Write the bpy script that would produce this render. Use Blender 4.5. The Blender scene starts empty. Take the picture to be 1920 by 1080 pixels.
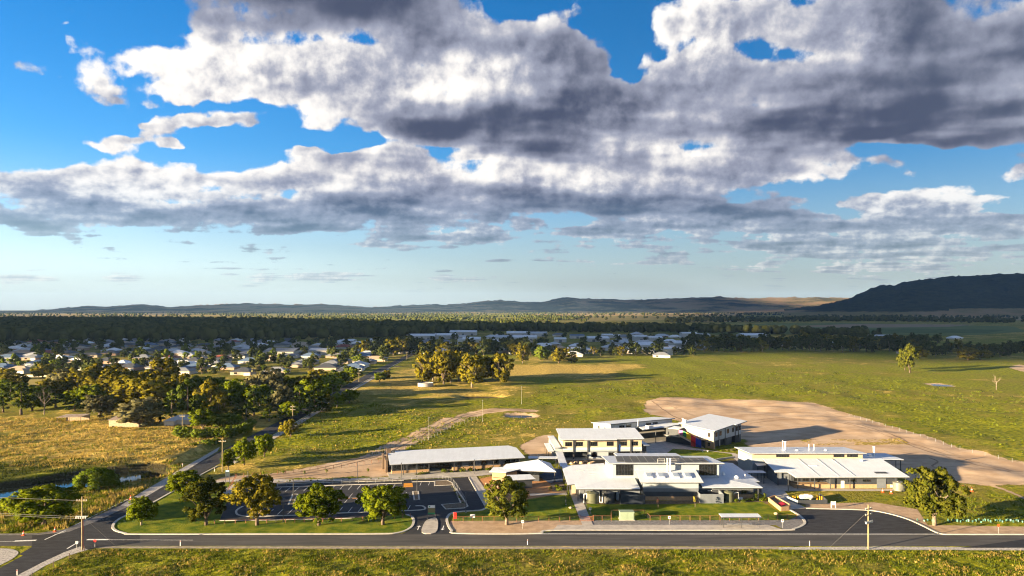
import bpy, bmesh, math, random
import numpy as np
from mathutils import Vector, Matrix
from mathutils import noise as mnoise

SC = bpy.context.scene
COL = SC.collection
R = math.radians
# ---------------------------------------------------------------- camera
CAM_H, FOC, HORIZ = 52.0, 1321.0, 578.0          # metres, pixels of the 1920 wide photograph
cd = bpy.data.cameras.new('camera'); cam = bpy.data.objects.new('camera', cd); COL.objects.link(cam)
cam.location = (0, 0, CAM_H); cam.rotation_euler = (R(90), 0, 0)
cd.sensor_width = 36.0; cd.lens = 36.0 * FOC / 1920.0
cd.shift_y = (HORIZ - 540.0) / 1920.0
cd.clip_start = 0.5; cd.clip_end = 120000
SC.camera = cam
# ---------------------------------------------------------------- exposure
SC.view_settings.view_transform = 'Standard'; SC.view_settings.look = 'None'
SC.view_settings.gamma = 1.0; SC.view_settings.use_curve_mapping = False
SC.view_settings.exposure = 2.62
SC.render.engine = 'CYCLES'
SC.cycles.use_denoising = True
SC.cycles.pixel_filter_type = 'BLACKMAN_HARRIS'; SC.cycles.filter_width = 1.15
SC.cycles.use_adaptive_sampling = True
SC.cycles.adaptive_threshold = 0.02
SC.cycles.max_bounces = 5; SC.cycles.diffuse_bounces = 2; SC.cycles.glossy_bounces = 2
SC.cycles.transmission_bounces = 3; SC.cycles.transparent_max_bounces = 4; SC.cycles.volume_bounces = 0
SC.cycles.caustics_reflective = False; SC.cycles.caustics_refractive = False
# ---------------------------------------------------------------- sun
SUN_EL = R(8.4)
SUN_AZ = math.atan2(-0.43, -0.90)                  # towards the sun, world XY
sun_dir = Vector((math.cos(SUN_AZ) * math.cos(SUN_EL), math.sin(SUN_AZ) * math.cos(SUN_EL), math.sin(SUN_EL)))
sl = bpy.data.lights.new('sun', 'SUN'); sl.energy = 5.0; sl.angle = R(0.6); sl.color = (1.0, 0.77, 0.46)
so = bpy.data.objects.new('sun', sl); COL.objects.link(so)
so.rotation_euler = sun_dir.to_track_quat('Z', 'Y').to_euler(); so.location = (-300, -200, 400)
# ---------------------------------------------------------------- world: sky and its cloud deck
W = bpy.data.worlds.new('World'); SC.world = W; W.use_nodes = True
WT = W.node_tree; WT.nodes.clear()

class NT:
    """small expression helper for node trees"""
    def __init__(self, tree): self.t = tree
    def new(self, typ, **kw):
        n = self.t.nodes.new(typ)
        for k, v in kw.items(): setattr(n, k, v)
        return n
    def put(self, sock, v):
        if v is None: return
        if isinstance(v, bpy.types.NodeSocket): self.t.links.new(v, sock)
        else:
            try: sock.default_value = v
            except Exception:
                sock.default_value = (v[0], v[1], v[2], 1.0)
    def m(self, op, a, b=None, c=None, clamp=False):
        n = self.new('ShaderNodeMath', operation=op, use_clamp=clamp)
        self.put(n.inputs[0], a); self.put(n.inputs[1], b); self.put(n.inputs[2], c)
        return n.outputs[0]
    def v(self, op, a, b=None, c=None, scale=None):
        n = self.new('ShaderNodeVectorMath', operation=op)
        self.put(n.inputs[0], a); self.put(n.inputs[1], b); self.put(n.inputs[2], c)
        if scale is not None: self.put(n.inputs['Scale'], scale)
        return n.outputs['Value'] if op in ('DOT_PRODUCT', 'LENGTH', 'DISTANCE') else n.outputs[0]
    def xyz(self, x, y, z):
        n = self.new('ShaderNodeCombineXYZ'); self.put(n.inputs[0], x); self.put(n.inputs[1], y); self.put(n.inputs[2], z)
        return n.outputs[0]
    def sep(self, a):
        n = self.new('ShaderNodeSeparateXYZ'); self.put(n.inputs[0], a); return n.outputs
    def noise(self, vec, scale, detail=4, rough=0.55, dist=0.0, dim='3D', lac=2.0, color=False):
        n = self.new('ShaderNodeTexNoise', noise_dimensions=dim)
        if vec is not None: self.put(n.inputs['Vector'], vec)
        self.put(n.inputs['Scale'], scale); self.put(n.inputs['Detail'], detail)
        self.put(n.inputs['Roughness'], rough); self.put(n.inputs['Distortion'], dist); self.put(n.inputs['Lacunarity'], lac)
        return n.outputs['Color'] if color else n.outputs[0]
    def mix(self, f, a, b, blend='MIX'):
        n = self.new('ShaderNodeMix', data_type='RGBA', blend_type=blend)
        self.put(n.inputs[0], f); self.put(n.inputs[6], a); self.put(n.inputs[7], b)
        return n.outputs[2]
    def ss(self, x, lo, hi, a=0.0, b=1.0):
        n = self.new('ShaderNodeMapRange', interpolation_type='SMOOTHSTEP')
        for i, q in enumerate((x, lo, hi, a, b)): self.put(n.inputs[i], q)
        return n.outputs[0]
    def lin(self, x, lo, hi, a=0.0, b=1.0):
        n = self.new('ShaderNodeMapRange')
        for i, q in enumerate((x, lo, hi, a, b)): self.put(n.inputs[i], q)
        return n.outputs[0]

def build_world():
    N = NT(WT)
    SKY_K = 0.043
    sky = N.new('ShaderNodeTexSky', sky_type='NISHITA', sun_disc=False)
    sky.sun_elevation = SUN_EL
    sky.sun_rotation = SUN_AZ - math.pi / 2
    sky.altitude = 300; sky.air_density = 1.0; sky.dust_density = 0.4; sky.ozone_density = 2.5
    tc = N.new('ShaderNodeTexCoord'); d = N.v('NORMALIZE', tc.outputs['Generated'])
    dz0 = N.sep(d)[2]
    hs = N.new('ShaderNodeHueSaturation'); hs.inputs['Value'].default_value = 1.0
    N.put(hs.inputs['Saturation'], N.ss(dz0, 0.0, 0.22, 0.40, 1.36))
    N.put(hs.inputs['Color'], sky.outputs[0])
    skyc = N.v('SCALE', hs.outputs[0], scale=N.ss(dz0, 0.0, 0.26, SKY_K * 0.76, SKY_K * 0.78))
    skyc = N.v('MULTIPLY', skyc, N.mix(N.ss(dz0, 0.0, 0.2), (0.93, 1.04, 1.16, 1), (0.86, 0.96, 1.16, 1)))
    dx, dy, dz = N.sep(d)
    zc = N.m('MAXIMUM', dz, 0.012)
    inv = N.m('DIVIDE', 1.0, zc)
    p0 = N.xyz(N.m('MULTIPLY', dx, inv), N.m('MULTIPLY', dy, inv), 0.0)      # deck at altitude 1
    # cloud masses of this evening: bearing, height, half widths (hundredths, as tangents), light (+) or shaded base (-), density
    bodies = [(-27, 42, 20, 5.6, -.50, 1.1), (-47, 35, 9, 5.2, 1.0, .9), (-36, 33, 11, 5.0, .95, .9), (-24, 31, 14, 6, .55, 1), (-10, 32.5, 7, 5, .95, 1), (-1, 37, 11, 10, .25, 1.1), (-8, 26, 17, 3.6, -.55, 1.1), (8, 31, 8, 8, -.35, 1.1), (7, 22.8, 8, 2.0, -.5, .8),
              (-59.5, 37.0, 2.0, 2.4, 1.0, .42), (-60, 40.8, 2.4, .9, .9, .46), (-56.5, 32.6, 2.4, 1.2, .9, .45), (-53, 29.2, 2.6, .9, .8, .55),
              (26, 41, 6.5, 4.6, .85, 1), (39, 41, 13, 5.2, .5, 1), (37, 32.5, 13, 5.2, .05, 1), (27, 34, 5, 4, .75, .9), (57, 39.5, 17, 7.5, -.1, 1.1), (57, 29, 20, 5.2, -.40, 1.1), (42, 25.2, 20, 3.4, -.40, 1), (48, 37, 4.6, 3, .6, .6), (21, 27, 11, 4.4, .1, .9), (80, 34, 14, 10, -.1, 1),
              (-61, 18.8, 13, 3.8, .75, 1), (-50, 19, 10, 4.4, .85, 1), (-52, 25.4, 5, 1.5, .8, .95), (-46.5, 27.2, 3.2, 1.2, .8, .85), (-57.5, 24.0, 3.4, .9, .8, .85), (-41, 26.0, 3.6, 1.1, .6, .8), (-49, 23.4, 2.8, .8, .7, .7), (-58, 13.5, 25, 3.0, -.12, 1.05), (-31, 19.4, 8.5, 3.7, .75, 1), (-32, 22.4, 3.6, 1.2, .85, .7), (-19, 18.5, 13, 4.2, .45, 1), (-26, 13, 22, 2.7, -.1, 1.05),
              (0, 19.4, 12, 3.9, .7, 1), (11, 20.2, 12, 3.9, .75, 1), (25, 19.4, 13, 3.6, .5, 1), (14, 15, 24, 2.3, -.50, 1.1), (39, 20.2, 10, 3.2, .5, 1), (50, 20.2, 6.5, 2.4, .3, .9),
              (-4.5, 10.4, 8, 1.5, .2, .9), (9, 10.8, 9, 1.8, .05, .9), (26, 11.9, 13, 1.7, .25, .95), (35, 13.4, 9, 1.7, -.2, .9), (63.5, 16.8, 8, 2.7, .8, 1), (53, 14.6, 8, 2.4, .5, .95), (67, 12, 15, 2.4, .1, 1), (48, 10.4, 16, 2.0, .1, 1), (37, 8.5, 19, 1.2, .15, .9), (60, 7.4, 18, 1.5, .3, .95), (72, 19, 3.8, 1.8, .6, .8),
              (-28.5, 4.4, 9, .6, .45, 1.1), (-70, 4.2, 6, .75, .5, 1.1), (-20.5, 8.8, 6, .6, .4, 1.0), (-55, 4.3, 4.4, .5, .45, 1.0), (-8.5, 4.2, 4, .5, .35, 1.0), (18, 6.4, 9, .6, .3, 1.0), (50, 5.6, 14, .7, .4, 1.0),
              (-24, 23.4, 11, 1.9, .5, -.85), (-45, 23.0, 5, 1.5, .5, -.5), (13, 23.6, 5, 1.0, .3, -.5), (-68, 26.5, 7, 4, .5, -.6), (-48, 29.5, 8, 1.2, .5, -.35), (17.5, 37, 1.8, 6, .3, -.8), (20, 31.5, 2.0, 3, .4, -.5), (45, 16.6, 6, 1.2, .3, -.6), (62, 22.6, 12, 1.6, .3, -.6), (6, 12.4, 6, .8, .3, -.5)]
    iy = N.m('DIVIDE', 100.0, N.m('MAXIMUM', dy, 0.2))
    nearw = N.ss(dz, 0.05, 0.24)
    wsc = N.m('MULTIPLY_ADD', nearw, 13.0, 3.0)
    w1 = N.noise(d, 7.0, 4, 0.55); w2 = N.noise(N.v('ADD', d, (3.7, 1.9, 5.1)), 9.0, 4, 0.55)
    qu = N.m('MULTIPLY_ADD', N.m('SUBTRACT', w1, 0.5), N.m('MULTIPLY', wsc, 1.5), N.m('MULTIPLY', dx, iy))
    qv = N.m('MULTIPLY_ADD', N.m('SUBTRACT', w2, 0.5), N.m('MULTIPLY', wsc, 0.62), N.m('MULTIPLY', dz, iy))
    q = N.xyz(qu, qv, 0.0); Fs = None; Ss = None; Ws = None
    for cu, cv_, ru, rv, sh, am in bodies:
        ab = N.v('MULTIPLY_ADD', q, (1 / ru, 1 / rv, 0), (-cu / ru, -cv_ / rv, 0))
        w = N.m('POWER', 0.30, N.v('DOT_PRODUCT', ab, ab))
        if Fs is None: Fs = N.m('MULTIPLY', w, am); Ss = N.m('MULTIPLY', w, sh); Ws = w
        else: Fs = N.m('MULTIPLY_ADD', w, am, Fs); Ss = N.m('MULTIPLY_ADD', w, sh, Ss); Ws = N.m('ADD', Ws, w)
    shade = N.m('DIVIDE', Ss, N.m('MAXIMUM', Ws, 0.02))
    # the same deck goes on to the sides and behind
    gen = N.lin(N.noise(p0, 0.8, 4, 0.55), 0.35, 0.65, -0.1, 1.2)
    front = N.ss(dy, 0.35, 0.6)
    Fm = N.m('ADD', N.m('MULTIPLY', N.m('MAXIMUM', N.m('MINIMUM', Fs, 1.5), -0.5), front), N.m('MULTIPLY', gen, N.m('SUBTRACT', 1.0, front)))
    shade = N.m('ADD', N.m('MULTIPLY', shade, front), N.m('MULTIPLY', N.m('SUBTRACT', 0.9, gen), N.m('SUBTRACT', 1.0, front)))
    lay = N.noise(N.v('MULTIPLY', N.v('SCALE', p0, scale=N.m('DIVIDE', N.m('MULTIPLY_ADD', N.m('MAXIMUM', N.m('SUBTRACT', inv, 5.0), 0.0), -0.6, inv), inv)), (1.0, 1.35, 1.0)), 1.3, 2.3, 0.5)
    lay = N.m('SUBTRACT', lay, 0.5)                                            # broken layers of the deck, seen in perspective
    Fm = N.m('MULTIPLY_ADD', lay, 2.5, Fm); shade = N.m('MULTIPLY_ADD', lay, -1.7, shade)
    def fine(off):                              # puffs and wisps, finer towards the horizon
        qq = N.v('ADD', d, off)
        return N.m('ADD', N.m('MULTIPLY', N.noise(qq, 8.5, 8, 0.57), nearw), N.m('MULTIPLY', N.noise(N.v('MULTIPLY', qq, (1, 1, 1.5)), 22.0, 6, 0.60), N.m('SUBTRACT', 1.0, nearw)))
    b1 = fine((0, 0, 0)); st = N.m('MULTIPLY_ADD', nearw, 0.009, 0.005)
    b2 = fine(N.v('SCALE', N.xyz(-0.74, 0.0, 0.67), scale=st))
    ed = N.m('MULTIPLY_ADD', N.m('SUBTRACT', b1, 0.5), 3.1, Fm)
    alpha = N.ss(ed, 0.45, 0.70)
    thick = N.ss(ed, 0.55, 1.5)
    LIT = (0.186, 0.178, 0.168); DRK = (0.0125, 0.0155, 0.0265); MID = (0.062, 0.066, 0.084)
    rel = N.m('SUBTRACT', b1, b2)
    shade = N.m('MINIMUM', shade, 0.86)
    lit = N.m('MULTIPLY_ADD', shade, 0.74, 0.22)
    lit = N.m('MULTIPLY_ADD', rel, N.m('MULTIPLY_ADD', shade, 2.4, 2.7), lit)
    lit = N.m('MULTIPLY_ADD', thick, -0.22, N.m('ADD', lit, 0.16))
    ccol = N.mix(N.ss(lit, -0.25, 0.50), DRK, MID); ccol = N.mix(N.ss(lit, 0.32, 1.08), ccol, LIT)
    fade = N.ss(dz, 0.012, 0.035)
    # a distance veil of air in front of the far clouds
    ccol = N.mix(N.ss(dz, 0.20, 0.02, 0.0, 0.55), ccol, skyc)
    fin = N.mix(N.m('MULTIPLY', alpha, fade), skyc, ccol)
    bg = N.new('ShaderNodeBackground'); N.put(bg.inputs[0], fin); bg.inputs[1].default_value = 1.0
    out = N.new('ShaderNodeOutputWorld'); WT.links.new(bg.outputs[0], out.inputs[0])
    W.cycles.sampling_method = 'MANUAL'; W.cycles.sample_map_resolution = 256
build_world()
# ================================================================ helpers
rnd = random.Random(7)
def g(px, py, z=0.0):
    """ground (or height z) point under a photograph pixel, as plain world XY"""
    s = (py - HORIZ) / (CAM_H - z)
    return ((px - 960.0) / s, FOC / s)
def gs(*pts): return [g(*p) for p in pts]

MATS = {}
def mat(name, col, rough=0.8, var=0.0, vscale=1.0, bump=0.0, bscale=8.0, metal=0.0, col2=None, spec=0.3, detail=4, rand=0.0, trans=0.0, coord='pos', stretch=None):
    if name in MATS: return MATS[name]
    m = bpy.data.materials.new(name); m.use_nodes = True; t = m.node_tree
    N = NT(t); bs = t.nodes['Principled BSDF']
    bs.inputs['Roughness'].default_value = rough; bs.inputs['Metallic'].default_value = metal
    bs.inputs['Specular IOR Level'].default_value = spec
    c = (*col, 1.0)
    geo = N.new('ShaderNodeNewGeometry'); pos = geo.outputs['Position']
    if stretch: pos = N.v('MULTIPLY', pos, stretch)
    out = None
    if var > 0 or col2 is not None:
        nz = N.noise(pos, vscale, detail, 0.6)
        f = N.ss(nz, 0.32, 0.68)
        c2 = (*col2, 1.0) if col2 is not None else tuple(min(1, q * (1 + var)) for q in col) + (1.0,)
        c1 = c if col2 is not None else tuple(q * (1 - var) for q in col) + (1.0,)
        out = N.mix(f, c1, c2)
    if rand > 0:
        oi = N.new('ShaderNodeObjectInfo')
        k = N.lin(oi.outputs['Random'], 0, 1, 1 - rand, 1 + rand)
        out = N.v('SCALE', out if out is not None else N.xyz(*col), scale=k)
    if out is not None: t.links.new(out, bs.inputs['Base Color'])
    else: bs.inputs['Base Color'].default_value = c
    if bump > 0:
        b = N.new('ShaderNodeBump'); b.inputs['Strength'].default_value = 1.0; b.inputs['Distance'].default_value = bump
        t.links.new(N.noise(pos, bscale, 4, 0.6), b.inputs['Height']); t.links.new(b.outputs[0], bs.inputs['Normal'])
    MATS[name] = m
    return m

class MB:
    """collects faces, then links them as ONE mesh object"""
    def __init__(self): self.v = []; self.f = []
    def add(self, vs, fs):
        o = len(self.v); self.v += [tuple(p) for p in vs]; self.f += [tuple(i + o for i in q) for q in fs]; return self
    def box(self, x0, x1, y0, y1, z0, z1):
        vs = [(x0, y0, z0), (x1, y0, z0), (x1, y1, z0), (x0, y1, z0), (x0, y0, z1), (x1, y0, z1), (x1, y1, z1), (x0, y1, z1)]
        return self.add(vs, [(3, 2, 1, 0), (4, 5, 6, 7), (0, 1, 5, 4), (1, 2, 6, 5), (2, 3, 7, 6), (3, 0, 4, 7)])
    def prism(self, poly, z0, z1):
        """poly: xy list; z0/z1 numbers or per-vertex lists"""
        n = len(poly)
        za = z0 if isinstance(z0, (list, tuple)) else [z0] * n
        zb = z1 if isinstance(z1, (list, tuple)) else [z1] * n
        a = sum(poly[i][0] * poly[(i + 1) % n][1] - poly[(i + 1) % n][0] * poly[i][1] for i in range(n))
        vs = [(p[0], p[1], za[i]) for i, p in enumerate(poly)] + [(p[0], p[1], zb[i]) for i, p in enumerate(poly)]
        fs = [tuple(range(n))[::-1], tuple(range(n, 2 * n))] + [(i, (i + 1) % n, n + (i + 1) % n, n + i) for i in range(n)]
        if a < 0: fs = [q[::-1] for q in fs]
        return self.add(vs, fs)
    def sheet(self, poly, z):
        n = len(poly); a = sum(poly[i][0] * poly[(i + 1) % n][1] - poly[(i + 1) % n][0] * poly[i][1] for i in range(n))
        q = tuple(range(n)); return self.add([(p[0], p[1], z) for p in poly], [q if a > 0 else q[::-1]])
    def tube(self, p, q, r0, r1=None, n=8, cap=True):
        r1 = r0 if r1 is None else r1
        p = Vector(p); q = Vector(q); d = (q - p).normalized()
        u = d.orthogonal().normalized(); w = d.cross(u)
        vs = []
        for c, r in ((p, r0), (q, r1)):
            for i in range(n):
                a = 2 * math.pi * i / n; vs.append(c + u * (r * math.cos(a)) + w * (r * math.sin(a)))
        fs = [(i, (i + 1) % n, n + (i + 1) % n, n + i) for i in range(n)]
        if cap: fs += [tuple(range(n))[::-1], tuple(range(n, 2 * n))]
        return self.add(vs, fs)
    def lathe(self, prof, cx=0, cy=0, n=20, cz=0):
        vs = []
        for r, z in prof:
            for i in range(n):
                a = 2 * math.pi * i / n; vs.append((cx + r * math.cos(a), cy + r * math.sin(a), z + cz))
        fs = []
        for k in range(len(prof) - 1):
            for i in range(n):
                fs.append((k * n + i, k * n + (i + 1) % n, (k + 1) * n + (i + 1) % n, (k + 1) * n + i))
        fs.append(tuple(range(n))[::-1]); fs.append(tuple(range((len(prof) - 1) * n, len(prof) * n)))
        return self.add(vs, fs)
    def mesh(self, name, m, smooth=False):
        me = bpy.data.meshes.new(name); me.from_pydata(self.v, [], self.f); me.update()
        if m is not None: me.materials.append(m)
        if smooth: me.polygons.foreach_set('use_smooth', [True] * len(me.polygons))
        return me
    def build(self, name, m, parent=None, smooth=False, loc=None, rz=0.0, label=None):
        o = bpy.data.objects.new(name, self.mesh(name, m, smooth)); COL.objects.link(o)
        if parent is not None: o.parent = parent
        if loc is not None: o.location = loc
        if rz: o.rotation_euler.z = rz
        if label: o['label'] = label
        return o

def tag(o, label=None, cat=None, group=None, kind=None):
    if label: o['label'] = label
    if cat: o['category'] = cat
    if group: o['group'] = group
    if kind: o['kind'] = kind
    return o
def thing(name, label, cat, loc=(0, 0, 0), rz=0.0, group=None):
    o = bpy.data.objects.new(name, None); COL.objects.link(o); o.empty_display_size = 0.3
    o.location = loc; o.rotation_euler.z = rz
    return tag(o, label, cat, group)
def linkmesh(name, me, parent=None, loc=None, rz=0.0, scale=None):
    o = bpy.data.objects.new(name, me); COL.objects.link(o)
    if parent is not None: o.parent = parent
    if loc is not None: o.location = loc
    if rz: o.rotation_euler.z = rz
    if scale is not None: o.scale = scale
    return o
def struct(name, mb, m, z=None): return tag(mb.build(name, m), kind='structure')

def poly_sheet(name, poly, z, m, kind='structure'):
    """a triangulated flat sheet of any outline"""
    bm = bmesh.new(); vs = [bm.verts.new((p[0], p[1], z)) for p in poly]; f = bm.faces.new(vs)
    f.normal_update()
    if f.normal.z < 0: f.normal_flip()
    bmesh.ops.triangulate(bm, faces=bm.faces[:])
    me = bpy.data.meshes.new(name); bm.to_mesh(me); bm.free(); me.materials.append(m)
    o = bpy.data.objects.new(name, me); COL.objects.link(o)
    if kind: o['kind'] = kind
    return o
def smooth_line(pts, n=6, closed=False):
    """Catmull-Rom through the points"""
    P = [Vector((p[0], p[1], 0)) for p in pts]; out = []
    m = len(P); rng = range(m if closed else m - 1)
    for i in rng:
        if closed: a, b, c, d = P[i - 1], P[i], P[(i + 1) % m], P[(i + 2) % m]
        else: a, b, c, d = P[max(i - 1, 0)], P[i], P[i + 1], P[min(i + 2, m - 1)]
        for k in range(n):
            t = k / n
            q = 0.5 * ((2 * b) + (-a + c) * t + (2 * a - 5 * b + 4 * c - d) * t * t + (-a + 3 * b - 3 * c + d) * t ** 3)
            out.append((q.x, q.y))
    if not closed: out.append((P[-1].x, P[-1].y))
    return out
def strip(mb, pts, w, z0, z1, closed=False):
    """a band of width w along a polyline, as a real step from z0 to z1"""
    P = [Vector((p[0], p[1])) for p in pts]; n = len(P); L = []; Rr = []
    for i in range(n):
        if closed: t = P[(i + 1) % n] - P[i - 1]
        else: t = P[min(i + 1, n - 1)] - P[max(i - 1, 0)]
        if t.length < 1e-6: t = Vector((1, 0))
        t.normalize(); nn = Vector((-t.y, t.x)); L.append(P[i] + nn * w / 2); Rr.append(P[i] - nn * w / 2)
    vs = []
    for i in range(n): vs += [(L[i].x, L[i].y, z1), (Rr[i].x, Rr[i].y, z1), (L[i].x, L[i].y, z0), (Rr[i].x, Rr[i].y, z0)]
    fs = []
    for i in range(n if closed else n - 1):
        a = 4 * i; b = 4 * ((i + 1) % n)
        fs += [(a, a + 1, b + 1, b), (a + 2, a, b, b + 2), (a + 1, a + 3, b + 3, b + 1)]
    if not closed: fs += [(0, 2, 3, 1), (4 * n - 4, 4 * n - 3, 4 * n - 1, 4 * n - 2)]
    return mb.add(vs, fs)
ONES = ['', 'first', 'second', 'third', 'fourth', 'fifth', 'sixth', 'seventh', 'eighth', 'ninth', 'tenth', 'eleventh', 'twelfth', 'thirteenth', 'fourteenth', 'fifteenth', 'sixteenth', 'seventeenth', 'eighteenth', 'nineteenth']
TENS = {20: 'twent', 30: 'thirt', 40: 'fort', 50: 'fift', 60: 'sixt', 70: 'sevent', 80: 'eight', 90: 'ninet'}
def nth(i):
    if i < 20: return ONES[i]
    t = i // 10 * 10; u = i % 10
    return TENS[t] + ('ieth' if u == 0 else 'y-' + ONES[u])
def sdf_poly(X, Y, poly):
    """signed distance in metres, positive inside"""
    d = np.full(X.shape, 1e9); ins = np.zeros(X.shape, bool); n = len(poly)
    for i in range(n):
        ax, ay = poly[i]; bx, by = poly[(i + 1) % n]
        ex, ey = bx - ax, by - ay; t = np.clip(((X - ax) * ex + (Y - ay) * ey) / (ex * ex + ey * ey + 1e-9), 0, 1)
        d = np.minimum(d, np.hypot(X - ax - t * ex, Y - ay - t * ey))
        c = (ay > Y) != (by > Y)
        with np.errstate(divide='ignore', invalid='ignore'):
            ins ^= c & (X < (bx - ax) * (Y - ay) / (by - ay + 1e-12) + ax)
    return np.where(ins, d, -d)
def sdf_line(X, Y, pts, w):
    d = np.full(X.shape, 1e9)
    for (ax, ay), (bx, by) in zip(pts[:-1], pts[1:]):
        ex, ey = bx - ax, by - ay; t = np.clip(((X - ax) * ex + (Y - ay) * ey) / (ex * ex + ey * ey + 1e-9), 0, 1)
        d = np.minimum(d, np.hypot(X - ax - t * ex, Y - ay - t * ey))
    return w / 2 - d
# ================================================================ ground sheet
creek_line = [(-330, 170), (-230, 178), (-175, 184), (-150, 195), (-140, 203), (-133, 211), (-126, 217), (-117, 222)]
track_line = smooth_line(gs((470, 897), (560, 887), (640, 871), (720, 848), (790, 815), (850, 787), (900, 773), (960, 768), (990, 770)), 5)
pad_poly = gs((1205, 768), (1213, 752), (1235, 746), (1300, 745), (1525, 755), (1590, 775), (1700, 806), (1800, 838), (1925, 866), (2010, 890), (2010, 912), (1850, 912), (1800, 905),
              (1700, 905), (1690, 880), (1600, 862), (1400, 838), (1395, 826), (1345, 800), (1280, 792), (1240, 782), (1215, 776))
strip_poly = gs((395, 905), (420, 893), (520, 886), (640, 868), (735, 858), (735, 893), (640, 896), (500, 898), (430, 902))
mid_dirt = gs((965, 838), (1000, 820), (1032, 812), (1045, 850), (1060, 866), (990, 858))
dam_pt, dam2_pt, hole_pt = g(976, 779), g(1762, 721), g(900, 742)
built = [gs((150, 1040), (400, 885), (560, 885), (735, 850), (1030, 800), (1250, 770), (1420, 775), (1700, 840), (1800, 905), (2150, 1000), (2150, 1045)), [(-130, 100), (-88, 100), (-88, 170), (-96, 320), (-104, 620), (-106, 900), (-126, 900), (-118, 500), (-112, 240)]]
def axis(lo, hi, step, far0, far1):
    a = list(np.arange(lo, hi + 0.1, step)); st = step; x = hi
    while x < far1:
        st *= 1.22; x += st; a.append(x)
    st = step; x = lo
    while x > far0:
        st *= 1.22; x -= st; a.insert(0, x)
    return np.array(a)
def fbm(X, Y, sc, seed=0, octv=3):
    out = np.zeros(X.shape); r = np.random.RandomState(seed); am = 1.0; tot = 0
    for o in range(octv):
        for _ in range(5):
            a = r.uniform(0, 2 * math.pi); k = 2 * math.pi / sc * r.uniform(.6, 1.4); ph = r.uniform(0, 6.28)
            out += am * np.sin((X * math.cos(a) + Y * math.sin(a)) * k + ph)
        tot += am * 2.2; am *= .55; sc *= .47
    return out / tot
def ground_material():
    m = bpy.data.materials.new('pasture'); m.use_nodes = True; t = m.node_tree; N = NT(t); bs = t.nodes['Principled BSDF']
    bs.inputs['Roughness'].default_value = 0.95; bs.inputs['Specular IOR Level'].default_value = 0.08
    pos = N.new('ShaderNodeNewGeometry').outputs['Position']
    def att(n): return N.new('ShaderNodeAttribute', attribute_name=n).outputs['Fac']
    big = N.noise(pos, 0.011, 4, 0.6); mid = N.noise(pos, 0.075, 5, 0.62); fin = N.noise(pos, 0.55, 4, 0.65); tin = N.noise(pos, 2.6, 3, 0.6)
    dry = N.m('ADD', att('dry'), N.m('MULTIPLY', N.m('SUBTRACT', big, 0.5), 1.9))
    dry = N.m('ADD', dry, N.m('MULTIPLY', N.m('SUBTRACT', mid, 0.5), 1.7))
    dry = N.m('ADD', dry, N.m('MULTIPLY', N.m('SUBTRACT', fin, 0.5), 0.55))
    grn = N.mix(N.ss(fin, 0.36, 0.66), (0.075, 0.098, 0.005, 1), (0.275, 0.262, 0.011, 1))
    gld = N.mix(N.ss(fin, 0.34, 0.68), (0.27, 0.185, 0.036, 1), (0.58, 0.425, 0.115, 1))
    olv = N.mix(N.ss(tin, 0.35, 0.65), (0.125, 0.115, 0.014, 1), (0.245, 0.210, 0.032, 1))
    c = N.mix(N.ss(dry, 0.18, 0.46), grn, olv); c = N.mix(N.ss(dry, 0.52, 0.80), c, gld)
    c = N.mix(N.ss(N.noise(N.v('ADD', pos, (311, 77, 0)), 0.05, 5, 0.66), 0.60, 0.72, 0, 0.65), c, (0.035, 0.045, 0.012, 1))
    drt = N.mix(N.ss(mid, 0.34, 0.66), (0.39, 0.268, 0.170, 1), (0.55, 0.405, 0.275, 1))
    drt = N.mix(N.ss(N.noise(N.v('MULTIPLY', pos, (0.09, 0.30, 1)), 1.0, 4, 0.6), 0.52, 0.72, 0, 0.35), drt, (0.22, 0.145, 0.08, 1))
    dk = N.m('ADD', att('dirt'), N.m('MULTIPLY', N.m('SUBTRACT', mid, 0.5), 0.9))
    dk = N.m('ADD', dk, N.m('MULTIPLY', N.m('SUBTRACT', fin, 0.5), 0.6))
    dm = N.ss(dk, -0.02, 0.08)
    c = N.mix(dm, c, drt)
    bank = N.ss(N.m('ADD', att('bank'), N.m('MULTIPLY', N.m('SUBTRACT', fin, 0.5), 0.5)), 0.35, 0.6)
    c = N.mix(bank, c, (0.050, 0.043, 0.022, 1))
    t.links.new(c, bs.inputs['Base Color'])
    b = N.new('ShaderNodeBump'); b.inputs['Strength'].default_value = 1.0; b.inputs['Distance'].default_value = 0.55
    hgt = N.m('MULTIPLY', N.m('ADD', N.m('MULTIPLY', fin, 1.0), N.m('MULTIPLY', tin, 0.4)), N.lin(dm, 0, 1, 1.0, 0.12))
    t.links.new(hgt, b.inputs['Height']); t.links.new(b.outputs[0], bs.inputs['Normal'])
    MATS['pasture'] = m
    return m
GX = axis(-300, 300, 2.0, -15000, 15000); GY = axis(96, 420, 2.0, -6000, 15500)
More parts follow.
